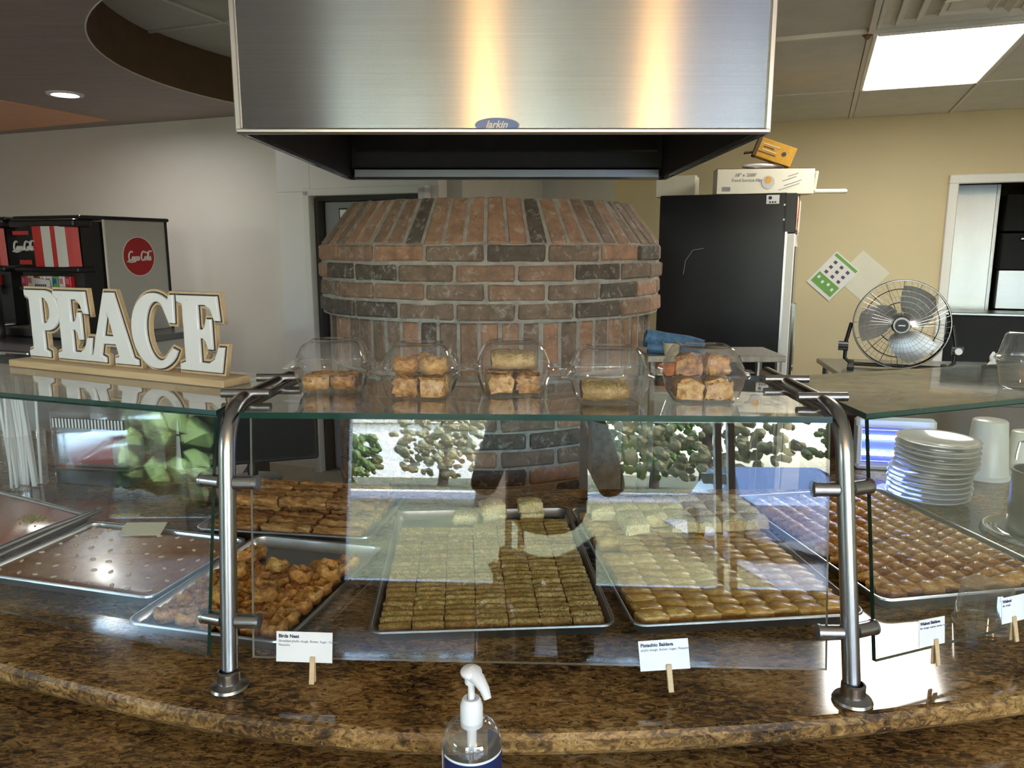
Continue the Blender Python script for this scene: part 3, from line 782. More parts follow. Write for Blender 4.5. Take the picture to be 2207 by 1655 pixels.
# ------------------------------------------------------------------ glass guard: posts, panes, shelves
def bez(p0, p1, p2, n=10):
    p0, p1, p2 = map(Vector, (p0, p1, p2))
    return [p0 * (1 - t) ** 2 + p1 * 2 * t * (1 - t) + p2 * t * t for t in [i / n for i in range(n + 1)]]
ZT, ZS = .8905, 1.34
def post(bx, by, tx, ty, ex, ey, label, sideL, sideR):
    t = thing('guard_post', label, 'post', (bx, by, ZT))
    P = lambda x, y, z: (x - bx, y - by, z - ZT)
    path = [P(bx, by, ZT), P(bx + (tx - bx) * .5, by + (ty - by) * .5, (ZT + 1.265) / 2)] + [Vector(P(0, 0, 0)) + Vector(q) for q in bez((tx, ty, 1.265), (tx, ty + .012, 1.3435), (tx, ty + .085, 1.3435), 12)] + [P(ex, ey, 1.3435)]
    MB().tube(path, .0137, 20).obj('bent_tube', M['post_steel'], t, True)
    MB().lathe([(.001, .0), (.029, .0), (.031, .003), (.029, .007), (.021, .010), (.0185, .012), (.0185, .030), (.0145, .032)], 32).obj('base_flange', M['post_steel'], t, True)
    for z in (1.225, 1.0):
        q = (z - ZT) / (1.265 - ZT); x, y = bx + (tx - bx) * q, by + (ty - by) * q
        for s, dr in ((-1, sideL), (1, sideR)):
            v = Vector((s * dr[0], s * dr[1], 0)).normalized() * 1
            a = Vector(P(x, y, z)) + v * .012; b = Vector(P(x, y, z)) + v * .047
            c = MB().cyl(a, b, .0118, 20).obj('clamp', M['post_steel'], t, True)
            MB().cyl(b, b + v * .004, .0128, 20).obj('clamp_cap', M['pan_steel'], c, True)
    for q in (.06, .62):
        x, y = tx + (ex - tx) * q, ty + .085 + (ey - ty - .085) * q
        MB().cyl(P(x - .042, y, 1.3525), P(x + .042, y, 1.3525), .0078, 16).obj('shelf_clamp', M['post_steel'], t, True)
    return t
dirL, dirR = Vector((.944, -.331, 0)), Vector((.934, .356, 0))
post(-.463, 1.150, -.463, 1.204, -.447, 1.575, 'bent brushed steel post at the end of the shelf by the letter sign', dirL, Vector((1, -.036, 0)))
post(.541, 1.111, .525, 1.168, .530, 1.575, 'bent brushed steel post between the baklava trays', Vector((1, -.036, 0)), dirR)
def pane(name, label, a, b, c, d, mats, t=.010, cat='glass pane'):
    o0 = (Vector(a) + Vector(b)) / 2
    mb = MB().quadprism(*[Vector(p) - o0 for p in (a, b, c, d)], t, 0, 1)
    o = mb.obj(name, mats); o.location = o0
    return tag(o, label, cat)
lean = .142
def up(p, z, inw): return (p[0] + inw[0] * lean * (z - .94), p[1] + inw[1] * lean * (z - .94), z)
pL, pR = (-.424, 1.1585), (.500, 1.121)
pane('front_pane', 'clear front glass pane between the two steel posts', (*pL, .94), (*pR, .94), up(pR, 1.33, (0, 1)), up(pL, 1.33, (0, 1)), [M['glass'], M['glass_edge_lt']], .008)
inL = (.331, .944); a0 = (-.500, 1.165); a1 = (a0[0] - 1.1 * .944, a0[1] + 1.1 * .331)
pane('front_pane', 'clear angled front glass pane below the letter sign shelf', (*a1, .94), (*a0, .94), up(a0, 1.33, inL), up(a1, 1.33, inL), [M['glass'], M['glass_edge']], .008)
inR = (-.356, .934); b0 = (.588, 1.146); b1 = (b0[0] + 1.0 * .934, b0[1] + 1.0 * .356)
pane('front_pane', 'clear angled front glass pane by the plate stack', (*b0, .94), (*b1, .94), up(b1, 1.33, inR), up(b0, 1.33, inR), [M['glass'], M['glass_edge']], .008)
def shelf(label, poly, m):
    c = (sum(p[0] for p in poly) / len(poly), sum(p[1] for p in poly) / len(poly))
    o = MB().prism([(x - c[0], y - c[1]) for x, y in poly], -.010, 0, 0, 1).obj('glass_shelf', [m, M['glass_edge']])
    o.location = (*c, ZS); return tag(o, label, 'glass shelf')
shelf('clear green-edged glass shelf carrying the plastic pastry boxes', [(-.440, 1.207), (.503, 1.172), (.512, 1.565), (-.430, 1.565)], M['glass_top'])
shelf('clear green-edged glass shelf carrying the letter sign', [(-.482, 1.220), (-.470, 1.565), (-1.45, 1.99), (-1.60, 1.612)], M['glass_top'])
shelf('dusty green-edged glass shelf at the plate end of the counter', [(.566, 1.196), (1.42, 1.521), (1.32, 1.795), (.556, 1.556)], M['glass_dusty'])

# ------------------------------------------------------------------ trays
def rrect(hw, hl, r, n=5):
    pts = []
    for cx, cy, a0 in ((hw - r, hl - r, 0), (-hw + r, hl - r, 90), (-hw + r, -hl + r, 180), (hw - r, -hl + r, 270)):
        pts += arc(cx, cy, r, r, a0, a0 + 90, n)
    return pts
def loft(mb, rings, mi=0, cap0=False, cap1=False, mis=None):
    bm = mb.bm
    vs = [[bm.verts.new(p) for p in ring] for ring in rings]
    n = len(vs[0])
    for j in range(len(vs) - 1):
        for i in range(n):
            bm.faces.new((vs[j][i], vs[j][(i + 1) % n], vs[j + 1][(i + 1) % n], vs[j + 1][i])).material_index = mis[j] if mis else mi
    if cap0: bm.faces.new(vs[0][::-1]).material_index = mis[0] if mis else mi
    if cap1: bm.faces.new(vs[-1]).material_index = mis[-1] if mis else mi
    return mb
def tray(cx, cy, rz, w, l, label, rim='alu', inner='alu_dark', z=None):
    t = thing('baking_tray', label, 'tray', (cx, cy, ZT + .0005 if z is None else z), R(rz))
    hw, hl = w / 2, l / 2
    def rg(d, z, r): return [(x, y, z) for x, y in rrect(hw - d, hl - d, r)]
    inn = [rg(.018, .0022, .018), rg(.015, .003, .020), rg(.0065, .0215, .024), rg(.006, .0235, .024)]
    loft(MB(), inn, 0, cap0=True).obj('pan', M[inner], t, True, angle=50)
    rimr = [rg(.006, .0235, .024), rg(.0035, .0262, .025), rg(.0005, .0255, .026), rg(.0, .022, .026), rg(.0045, .0195, .024), rg(.0135, .001, .019), rg(.018, .0, .018)]
    loft(MB(), rimr, 0, cap1=True).obj('rim', M[rim], t, True, angle=60)
    return t
tA = tray(-.056, 1.627, 3.8, .457, .66, 'full-size baking tray with blackened rim under the pistachio finger rolls', 'alu_dark')
tB = tray(.416, 1.661, 6, .457, .66, 'full-size baking tray with blackened rim under the cut pistachio baklava', 'alu_dark')
tC = tray(.898, 1.775, 10, .457, .66, 'full-size baking tray under the glazed walnut baklava twists')
tD = tray(-.510, 1.508, -13.5, .33, .457, 'half-size aluminium tray partly filled with pastry nests', 'alu', 'alu')
tE = tray(-.892, 1.642, -15.5, .457, .33, 'half-size aluminium tray filled with brown almond cake', 'alu', 'alu')
tF = tray(-.542, 1.938, -8.5, .457, .33, 'half-size aluminium tray piled with long shredded pastry rolls', 'alu', 'alu')
tG = tray(-1.362, 1.866, -28, .457, .33, 'half-size aluminium tray holding orange crumb cake', 'alu', 'alu')

def place(t, x, y, z=0.0, rz=0.0):
    a = t.rotation_euler.z; c, s = math.cos(a), math.sin(a)
    return (t.location.x + x * c - y * s, t.location.y + x * s + y * c, t.location.z + z), a + rz
def drop(name, me, t, x, y, z, rz, label, cat, group, tilt=(0, 0), sc_=None):
    loc, a = place(t, x, y, z, rz)
    o = link(name, me, None, loc, (tilt[0], tilt[1], a), sc_)
    return tag(o, label, cat, group)
rf = random.Random(21)

def capsule(L, r, seg, rings, flat=1.0, ridge=0.0, jit=0.0, seed=0, mats=None, ends=None):
    b = MB(); bm = b.bm; vs = []
    rnd = random.Random(seed)
    for j in range(rings + 1):
        t = j / rings; x = (t - .5) * L
        k = 1.0 if 0 < j < rings else .80
        k *= 1 + ridge * math.cos(t * math.pi * 2 * 5)
        vs.append([bm.verts.new((x + rnd.uniform(-jit, jit), r * k * math.cos(2 * math.pi * i / seg) + rnd.uniform(-jit, jit), max(0, r * flat + r * flat * k * math.sin(2 * math.pi * i / seg) + rnd.uniform(-jit, jit)))) for i in range(seg)])
    for j in range(rings):
        for i in range(seg): bm.faces.new((vs[j][i], vs[j + 1][i], vs[j + 1][(i + 1) % seg], vs[j][(i + 1) % seg]))
    bm.faces.new(vs[0]).material_index = 1 if ends else 0; bm.faces.new(vs[-1][::-1]).material_index = 1 if ends else 0
    return b.mesh('pastry', mats, True, 60)

# pistachio finger rolls, packed in rows
fm = [capsule(.0588, .0102, 9, 6, 1.05, .035, .0012, s, [M['finger']]) for s in range(4)]
for r_ in range(26):
    for c_ in range(7):
        if (r_ >= 24 and c_ < 3) or (r_ == 25 and c_ == 3): continue
        drop('finger_pastry', rf.choice(fm), tA, -.181 + .0604 * c_ + rf.uniform(-.001, .001), -.292 + .0212 * r_ + rf.uniform(-.0012, .0012), .0024 + rf.uniform(0, .0025), rf.uniform(-.04, .04) + (math.pi if rf.random() < .5 else 0), *(('thin pistachio-dusted finger pastry in the row along the rim next to the glass', 'pastry', 'finger rolls along the glass side rim') if r_ == 0 else ('thin pistachio-dusted finger pastry in the rows next to the loose pale blocks', 'pastry', 'finger rolls next to the loose blocks') if r_ > 22 else ('thin pistachio-dusted finger pastry in the tightly packed middle rows', 'pastry', 'finger rolls in the middle rows')))
def chunk(L, W, H, shear=0.0, dome=.004, jit=.0010, cuts=2, seed=0, mats=None, layered=True):
    b = MB(); bm = b.bm
    bmesh.ops.create_cube(bm, size=1.0)
    bmesh.ops.bevel(bm, geom=bm.edges[:], offset=.09, segments=1, affect='EDGES')
    bmesh.ops.subdivide_edges(bm, edges=bm.edges[:], cuts=1, use_grid_fill=True)
    rnd = random.Random(seed)
    for v in bm.verts:
        x, y, z = v.co
        zz = z + .5
        d = (1 - (2 * x) ** 2 * .7) * (1 - (2 * y) ** 2 * .7)
        v.co = Vector((x * L + y * W * shear + rnd.uniform(-jit, jit), y * W + rnd.uniform(-jit, jit), max(0, zz * H + (dome * d if zz > .6 else 0) + rnd.uniform(-jit, jit))))
    return b.mesh('pastry', mats, True, 50)
# three larger dusted rolls at the back of the finger tray
big = [chunk(.062, .046, .026, .05, .006, .002, 2, s, [M['baklava_top']]) for s in range(4)]
for x, y, z, a, t in ((.022, .272, .034, .3, .03), (-.045, .284, .003, -.1, 0), (.03, .286, .003, .05, 0), (.128, .288, .003, .05, 0), (.122, .285, .033, .12, 0)):
    drop('pastry_block', rf.choice(big), tA, x, y, z, a, 'pale pistachio-dusted pastry block lying at the back of the finger roll tray', 'pastry', 'loose blocks on the finger tray', (t, 0))
# cut baklava
bk = [chunk(.0525, .0335, .024, -.32, .005, .0011, 2, s, [M['baklava']]) for s in range(5)]
for r_ in range(18):
    for c_ in range(8):
        if r_ in (9, 10) and c_ == 0: continue
        x = -.1810 + .0517 * c_ + rf.uniform(-.001, .001); y = -.290 + .0345 * r_ + (.010 if c_ % 2 else 0) + rf.uniform(-.0012, .0012)
        if y > .292: continue
        drop('baklava_piece', rf.choice(bk), tB, x, y, .0024, rf.uniform(-.04, .04), *(('golden cut baklava piece in the row along the rim above its name card', 'pastry', 'cut baklava along the front rim') if r_ == 0 else ('golden cut baklava piece lying under the stacked pale blocks', 'pastry', 'cut baklava under the blocks') if r_ > 11 else ('golden diamond-cut baklava piece in the open rows in front of the stacked blocks', 'pastry', 'cut baklava in the open rows')))
for r_ in range(4):
    for c_ in range(7):
        if (r_ == 0 and c_ in (0, 2)) or (r_ == 1 and c_ == 0): continue
        drop('pastry_block', rf.choice(big), tB, -.165 + .0595 * c_ + rf.uniform(-.004, .004), .110 + .052 * r_ + rf.uniform(-.004, .004), .0325 + rf.uniform(0, .003), rf.uniform(-.1, .1), 'pale pistachio-dusted pastry block stacked on the cut baklava', 'pastry', 'upper layer of dusted blocks', (rf.uniform(-.06, .06), rf.uniform(-.06, .06)))
# glazed twists
def twist(seed):
    b = MB(); bm = b.bm; rnd = random.Random(seed); vs = []
    n, seg = 8, 10
    for j in range(n + 1):
        t = j / n; x = (t - .5) * .058; k = math.sin(math.pi * min(max(t, .08), .92)) ** .6
        vs.append([bm.verts.new((x + rnd.uniform(-.001, .001), .0168 * k * math.cos(2 * math.pi * i / seg) * (1 + .10 * math.cos(3 * 2 * math.pi * i / seg + 5 * t)), max(0, .0135 + .0165 * k * math.sin(2 * math.pi * i / seg) * (1 + .12 * math.cos(3 * 2 * math.pi * i / seg + 6 * t)) + rnd.uniform(-.0008, .0008)))) for i in range(seg)])
    for j in range(n):
        for i in range(seg): bm.faces.new((vs[j][i], vs[j + 1][i], vs[j + 1][(i + 1) % seg], vs[j][(i + 1) % seg]))
    bm.faces.new(vs[0]); bm.faces.new(vs[-1][::-1])
    return b.mesh('pastry', [M['walnut']], True, 55)
tw = [twist(s) for s in range(5)]
for r_ in range(19):
    for c_ in range(9):
        x = -.176 + .0440 * c_ + rf.uniform(-.001, .001); y = -.283 + .0322 * r_ + (.012 if c_ % 2 else 0) + rf.uniform(-.0015, .0015)
        if y > .290: continue
        drop('baklava_twist', rf.choice(tw), tC, x, y, .0040, R(-32) + rf.uniform(-.08, .08), *(('shiny walnut baklava twist in the column touching the cut baklava tray', 'pastry', 'twists beside the baklava tray') if c_ == 0 else ('shiny walnut baklava twist in the column on the plate stack side', 'pastry', 'twists on the plate side') if c_ == 8 else ('shiny brown walnut baklava twist lying slanted in the inner columns', 'pastry', 'twists in the inner columns')), tilt=(0, rf.uniform(-.03, .03)))
# nests
def nest(seed):
    b = MB()
    b.lathe([(.002, .010), (.009, .012), (.013, .0245), (.019, .026), (.0235, .019), (.0245, .009), (.021, .0), (.002, .0)], 20)
    for v in b.bm.verts:
        a = math.atan2(v.co.y, v.co.x); k = 1 + .09 * math.cos(5 * a + seed + 260 * v.co.z)
        v.co.x *= k; v.co.y *= k; v.co.z += .0022 * math.cos(4 * a + seed)
    b.jitter(.0016, seed)
    for v in b.bm.verts: v.co.z = max(0, v.co.z)
    return b.mesh('pastry', [M['nest']], True, 70)
nm = [nest(s) for s in range(5)]
for r_ in range(9):
    for c_ in range(6):
        if r_ >= 6 and (c_ in (1, 2, 3) or r_ > 6 + (c_ == 0) + (c_ == 5)): continue
        ta, tb = rf.uniform(-.12, .12), rf.uniform(-.12, .12)
        drop('pastry_nest', rf.choice(nm), tD, -.115 + .046 * c_ + rf.uniform(-.0015, .0015), -.172 + .0445 * r_ + rf.uniform(-.0015, .0015), .0026 + .023 * (abs(ta) + abs(tb)), rf.uniform(0, 6), 'small golden shredded pastry nest with a hollow centre', 'pastry', 'shredded pastry nests', (ta, tb))
for x, y in ((.02, -.05), (-.06, -.02), (.07, .0), (-.09, .06), (.0, .03), (.11, .04), (.05, -.10), (-.03, -.12)):
    drop('pastry_nest', rf.choice(nm), tD, x, y, .032, rf.uniform(0, 6), 'small golden shredded pastry nest lying tipped on top of the other nests', 'pastry', 'tipped nests on top', (rf.uniform(-.45, .45), rf.uniform(-.45, .45)))
# shredded rolls
sm = [capsule(.126, .0182, 12, 14, .90, .08, .0035, s, [M['shred']]) for s in range(4)]
for r_ in range(7):
    for c_ in range(3):
        drop('shredded_roll', rf.choice(sm), tF, -.134 + .134 * c_ + rf.uniform(-.002, .002), -.127 + .0424 * r_ + rf.uniform(-.001, .001), .0026, rf.uniform(-.02, .02), 'long brown shredded pastry roll in a flat layer', 'pastry', 'shredded pastry rolls')
for r_ in range(4):
    for c_ in range(3):
        drop('shredded_roll', rf.choice(sm), tF, -.131 + .131 * c_ + rf.uniform(-.003, .003), -.02 + .044 * r_, .0375, rf.uniform(-.03, .03), 'long brown shredded pastry roll stacked on the flat layer', 'pastry', 'stacked shredded rolls')
# almond cake
loc, a = place(tE, 0, 0, .0024)
ck = thing('almond_cake', 'flat brown syrup cake dotted with split almonds', 'cake', loc, a)
b = MB(); loft(b, [[(x, y, z) for x, y in rrect(.2285 - d, .165 - d, .02)] for d, z in ((.0175, .0), (.0115, .014), (.014, .0165), (.03, .018))], 0, True, True); b.obj('cake_slab', M['crumb'], ck, True, angle=50)
am = MB().ball((0, 0, 0), .0062, sub=1, scale=(1.3, .75, .45)).mesh('almond', M['almond'], True, 180)
for i in range(9):
    for j in range(6):
        link('almond', am, ck, (-.192 + .048 * i + rf.uniform(-.004, .004), -.130 + .052 * j + rf.uniform(-.004, .004), .0185), (0, 0, rf.uniform(0, 3)))
loc, a = place(tG, 0, 0, .0024)
kk = thing('crumb_cake', 'bright orange crumb cake with a patch of pistachio crumbs', 'cake', loc, a)
b = MB(); loft(b, [[(x, y, z) for x, y in rrect(.2285 - d, .165 - d, .02)] for d, z in ((.0175, .0), (.0105, .016), (.017, .019))], 0, True, True); b.obj('cake_slab', M['kunafa'], kk, True, angle=50)
b = MB()
for k in range(60): b.ball((.10 + rf.gauss(0, .022), .075 + rf.gauss(0, .018), .0195), rf.uniform(.002, .004), sub=1)
tag(b.obj('crumb_sprinkle', M['pistachio'], kk), kind='stuff')
# upright price paper in the cake tray
loc, a = place(tE, -.05, .135, .02, 0)
o = MB().box((0, 0, .012), (.10, .05, .0012), (R(18), 0, 0)).obj('paper_slip', M['cream'], None, loc=loc, rot=(0, 0, a + .3)); tag(o, 'small cream paper slip lying at the back of the almond cake', 'paper')

# ------------------------------------------------------------------ clamshell boxes on the glass shelf
def sqf(n=5.0, ribs=0, amp=0.0):
    def f(a, z):
        c, s = abs(math.cos(a)), abs(math.sin(a))
        k = 1.0 / ((c ** n + s ** n) ** (1.0 / n))
        return k * (1 + amp * math.cos(ribs * a)) if ribs and .008 < z % 1 < .088 and not (.042 < z < .056) else k
    return f
base_me = MB().lathe([(.001, .003), (.040, .003), (.046, .0), (.052, .0015), (.057, .010), (.064, .034), (.0655, .044), (.073, .0455), (.074, .048)], 96, sq=sqf(5, 48, .014)).mesh('box_base', M['plastic'], True, 80)
lid_me = MB().lathe([(.0745, .0485), (.073, .051), (.066, .052), (.064, .060), (.055, .082), (.050, .090), (.044, .094), (.040, .094), (.036, .0915), (.001, .0915)], 96, sq=sqf(4.2, 48, .016)).mesh('box_lid', M['plastic'], True, 80)
tab_me = MB().box((.079, 0, .0485), (.016, .035, .0025), bev=.001).mesh('lock_tab', M['plastic'])
hinge_me = MB().box((-.078, 0, .0485), (.012, .09, .003), bev=.001).mesh('hinge', M['plastic'])
def clam(x, y, rz, label):
    t = thing('pastry_box', label, 'plastic box', (x, y, ZS + .0005), R(rz))
    link('box_base', base_me, t); link('box_lid', lid_me, t); link('lock_tab', tab_me, t); link('hinge', hinge_me, t)
    return t
fl = [capsule(.080, .0170, 12, 10, .95, .03, .002, s, [M['finger'], M['walnut_nut']], ends=True) for s in range(2)]
bn = [capsule(.046, .0165, 12, 7, .9, .02, .0018, s + 9, [M['filled'], M['walnut_nut']], ends=True) for s in range(3)]
lay = [chunk(.044, .036, .030, .1, .008, .0040, 2, s, [M['filled']]) for s in range(3)]
lay2 = [chunk(.044, .036, .030, -.1, .008, .0045, 2, s + 4, [M['filled']]) for s in range(3)]
b1 = clam(-.330, 1.402, 4, 'clear plastic clamshell box with a low row of nutty rolls')
b2 = clam(-.163, 1.350, -3, 'clear plastic clamshell box filled with golden nest pastries')
b3 = clam(.002, 1.382, 2, 'clear plastic clamshell box crammed with long flaky pastries')
b4 = clam(.166, 1.300, 0, 'clear plastic clamshell box with one pale flaky roll')
b5 = clam(.332, 1.320, -3, 'clear plastic clamshell box packed with dark walnut pastries')
def fill(t, items, name, label, group):
    for me, x, y, z, rz, tl in items:
        drop(name, me, t, x, y, z, rz, label, 'pastry', group, (tl, 0))
fill(b1, [(bn[0], -.028, -.024, .004, .1, 0), (bn[1], .022, -.024, .004, -.1, 0), (bn[2], -.024, .012, .004, .2, 0), (bn[0], .024, .012, .004, 3, 0)], 'nut_roll', 'short nut-filled roll inside the low-filled clamshell box', 'rolls in the low-filled box')
fill(b2, [(lay2[0], -.025, -.021, .004, .06, 0), (lay2[1], .025, -.021, .004, -.06, 0), (lay2[2], -.025, .021, .004, .05, 0), (lay2[0], .025, .021, .004, .0, 0), (nm[1], -.026, -.014, .044, 1, .1), (nm[0], .026, -.014, .044, .4, .1), (nm[2], .0, .026, .044, 2, -.1)], 'nest_pastry', 'golden nest-like pastry inside the clamshell box', 'pastries in the nest box')
fill(b3, [(lay2[2], -.025, -.021, .004, .05, 0), (lay2[0], .025, -.021, .004, -.05, 0), (lay2[1], -.025, .021, .004, .04, 0), (lay2[2], .025, .021, .004, 0, 0), (fl[0], 0, -.020, .045, .05, 0), (fl[1], 0, .018, .045, -.05, 0)], 'flaky_pastry', 'flaky golden pastry inside the crammed clamshell box', 'pastries in the crammed box')
fill(b4, [(fl[0], -.008, -.02, .004, .03, 0), (fl[1], -.006, .016, .004, -.04, 0)], 'flaky_roll', 'pale flaky roll inside the nearly empty clamshell box', 'rolls in the nearly empty box')
fill(b5, [(lay[0], -.025, -.021, .004, .05, 0), (lay[1], .025, -.021, .004, -.05, 0), (lay[2], -.025, .021, .004, .05, 0), (lay[0], .025, .021, .004, 0, 0), (lay[1], -.024, -.004, .044, -.15, .05), (lay[2], .025, .002, .044, .2, -.05)], 'walnut_pastry', 'dark walnut pastry inside the packed clamshell box', 'pastries in the walnut box')

# ------------------------------------------------------------------ letter sign
LET = {
 'P': [[(0, 0), (.46, 0), (.46, .085), (.37, .12), (.37, .40), (.46, .40)] + arc(.46, .70, .31, .30, -86, 86, 14) + [(.46, 1), (0, 1), (0, .915), (.10, .88), (.10, .12), (0, .085)],
       [(.37, .515), (.42, .515)] + arc(.42, .70, .13, .185, -80, 80, 10) + [(.42, .885), (.37, .885)]],
 'E': [[(0, 0), (.72, 0), (.79, .34), (.70, .34), (.62, .18), (.52, .12), (.37, .12), (.37, .44), (.43, .44), (.48, .40), (.51, .30), (.59, .30), (.59, .70), (.51, .70), (.48, .60), (.43, .56), (.37, .56), (.37, .88), (.50, .88), (.59, .83), (.65, .68), (.74, .68), (.71, 1), (0, 1), (0, .915), (.10, .88), (.10, .12), (0, .085)]],
 'A': [[(-.02, 0), (.36, 0), (.36, .075), (.275, .105), (.325, .27), (.60, .27), (.65, .105), (.56, .075), (.56, 0), (1.02, 0), (1.02, .075), (.93, .105), (.63, 1.0), (.42, 1.0), (.10, .105), (-.02, .075)],
       [(.36, .385), (.565, .385), (.465, .73)]],
 'C': [arc(.48, .5, .48, .52, 62, 318, 30) + [(.89, .25), (.80, .28)] + arc(.54, .5, .25, .40, 312, 66, 24)[0:] + [(.76, .62), (.86, .62), (.88, 1.0), (.80, 1.0), (.76, .93)]],
}
ps = thing('letter_sign', 'wooden sign of standing white enamel letters spelling PEACE on a board', 'sign', (-.818, 1.586, ZS + .0005), R(-25.5))
MB().box((0, 0, .0075), (.645, .072, .015), bev=.0015).obj('base_board', M['pine'], ps)
H = .148
for ch, x0, sxx in (('P', -.296, 1.0), ('E', -.198, .98), ('A', -.098, 1.0), ('C', .042, .97), ('E', .176, 1.02)):
    spl = [[(px * H * sxx, py * H) for px, py in s] for s in LET[ch]]
    lt = link('letter', curve_mesh('letter', spl, M['ply'], extrude=.0045, offset=.0068), ps, (x0, .008, .0215), (R(90), 0, 0))
    link('letter_outline', curve_mesh('letter_outline', spl, M['outline'], extrude=.0006, offset=.0024), lt, (0, 0, .0049))
    me = curve_mesh('letter_face', spl, M['enamel_blue'], extrude=.0022, bevel=.0016, offset=-.0016); me.shade_smooth(); me.set_sharp_from_angle(angle=R(50))
    link('letter_face', me, lt, (0, 0, .0070))
    b = MB()
    for s_ in ((.2, .94), (.2, .06)): b.ball((s_[0] * H, s_[1] * H, .0108), .0009, sub=1)
    b.obj('nail_heads', M['pan_steel'], lt)

# ------------------------------------------------------------------ soda dispensers against the left wall
def script(name, m, parent, loc, rot, s, th=.03):
    """flowing two-word script lettering drawn as strokes"""
    S = []
    def cap(x): return [(x + px, py) for px, py in arc(.36, .5, .30, .52, 50, 318, 14)]
    def o(x): return [(x + px, py) for px, py in arc(.16, .2, .15, .2, 20, 380, 12)]
    def c(x): return [(x + px, py) for px, py in arc(.16, .2, .15, .2, 50, 320, 10)]
    def a_(x): return [(x + px, py) for px, py in arc(.15, .2, .15, .2, 30, 390, 12)] + [(x + .31, .40), (x + .30, .08), (x + .40, .04)]
    def l(x): return [(x, .1), (x + .16, .55), (x + .22, .95), (x + .13, 1.0), (x + .08, .6), (x + .10, .1), (x + .22, .05)]
    S += [cap(0), o(.56), c(.92), a_(1.22), [(1.64, .25), (1.80, .28)], cap(1.76), o(2.32), l(2.66), a_(2.90), [(.2, -.02), (-.1, -.16), (.5, -.22), (1.1, -.12)], [(2.2, 1.0), (2.6, .85), (3.0, 1.05), (3.3, 1.02)]]
    cx = 1.62
    S = [[((x - cx + y * .18) * s, (y - .42) * s, 0) for x, y in p] for p in S]
    return link(name, curve_mesh(name, S, m, fill=False, thick=th * s * 1.9, cyclic=False), parent, loc, rot)
def dispenser(loc, rz, label):
    t = thing('soda_dispenser', label, 'drink machine', loc, rz)
    MB().box((0, .40, .335), (.53, .46, .67), bev=.004).obj('cabinet', M['machine_grey'], t)
    MB().box((0, .33, .678), (.55, .64, .022), bev=.008, seg=2).obj('top_cap', M['black'], t)
    MB().box((.266, .624, .335), (.006, .018, .67)).obj('rear_trim', M['black'], t)
    MB().box((.268, .166, .335), (.008, .014, .67), bev=.002).obj('edge_trim', M['white'], t)
    MB().box((0, .10, .335), (.505, .15, .64)).obj('splash_back', M['black'], t)
    # bowed illuminated header
    n = 14
    hb = MB(); bm = hb.bm; cols = {}
    xs_ = [-.255 + .51 * i / n for i in range(n + 1)]
    lo = [bm.verts.new((x, .015 - .035 * (1 - (x / .255) ** 4), .40)) for x in xs_]; hi = [bm.verts.new((x, .010 - .035 * (1 - (x / .255) ** 4), .628)) for x in xs_]
    seq = [2, 2, 2, 2, 2, 0, 0, 1, 1, 0, 1, 1, 0, 0]
    for i in range(n): bm.faces.new((lo[i], lo[i + 1], hi[i + 1], hi[i])).material_index = seq[i]
    for i in range(n):
        q = [bm.verts.new((xs_[k], .10, z)) for k, z in ((i, .40), (i + 1, .40), (i + 1, .628), (i, .628))]
        bm.faces.new((lo[i], q[0], q[1], lo[i + 1])).material_index = 2; bm.faces.new((hi[i], hi[i + 1], q[2], q[3])).material_index = 2
    hdp = hb.obj('header_panel', [M['red_hot'], M['white'], M['black_matt']], t)
    script('header_script', M['white'], hdp, (-.155, -.028, .515), (R(90), 0, 0), .050, .06)
    MB().box((-.17, -.024, .592), (.13, .004, .022), bev=.001).obj('header_flash', M['red_hot'], hdp)
    MB().box((-.15, -.024, .425), (.10, .004, .026), bev=.001).obj('header_flash', M['red_hot'], hdp)
    MB().box((0, .035, .645), (.535, .12, .048), bev=.014, seg=2).obj('header_top', M['black'], t)
    MB().box((0, .040, .385), (.53, .12, .036), bev=.012, seg=2).obj('header_base', M['black'], t)
    for k, cm in enumerate(('red', 'cream', 'red', 'white', 'white', 'green', 'white', 'red_hot')):
        v = MB().box((-.215 + .052 * k, .012, .315), (.044, .03, .062), bev=.003).obj('flavour_valve', M[cm], t)
        MB().cyl((-.215 + .052 * k, .0, .27), (-.215 + .052 * k, .0, .225), .010, 10).obj('nozzle', M['black'], v)
        MB().box((-.215 + .052 * k, .0, .272), (.046, .04, .02), bev=.003).obj('valve_lever', M['black'], v)
        MB().box((-.215 + .052 * k, -.0045, .318), (.024, .003, .030)).obj('flavour_mark', M['blue'] if k == 5 else M['pink'], v)
    pn = MB().box((-.045, -.024, .268), (.145, .003, .125), (0, R(6), 0)).obj('paper_notice', M['paper'], t)
    for k in range(3):
        [MB().box((-.085 + .016 * j, -.0262, .292 - .026 * k), (.011, .002, .016)).obj('notice_print', M['pink'] if k == 1 else M['purple'], pn) for j in range(6)]
    MB().box((0, -.03, .03), (.50, .20, .05), bev=.006).obj('drip_tray', M['pan_steel'], t)
    for k in range(9): MB().box((-.2 + .05 * k, -.03, .057), (.008, .18, .004)).obj('drip_slat', M['chrome'], t)
    dsc = MB().cyl((.2652, .40, .455), (.2685, .40, .455), .115, 40).obj('side_disc', M['red'], t)
    MB().torus((.2675, .40, .455), .116, .0025, 'X', 48, 6).obj('disc_rim', M['white'], dsc)
    script('disc_script', M['white'], dsc, (.270, .40, .455), (R(90), 0, R(90)), .052, .05)
    return t
rzs = R(-22)
bc = thing('drink_counter', 'grey counter along the left wall under the soda dispensers', 'counter', (-2.75, 4.62, 0), rzs)
MB().box((-.5, -.02, 1.075), (2.3, 1.30, .04), bev=.006).obj('counter_top', M['pan_steel'], bc)
MB().box((-.5, -.02, .5275), (2.24, 1.24, 1.055)).obj('counter_body', M['machine_grey'], bc)
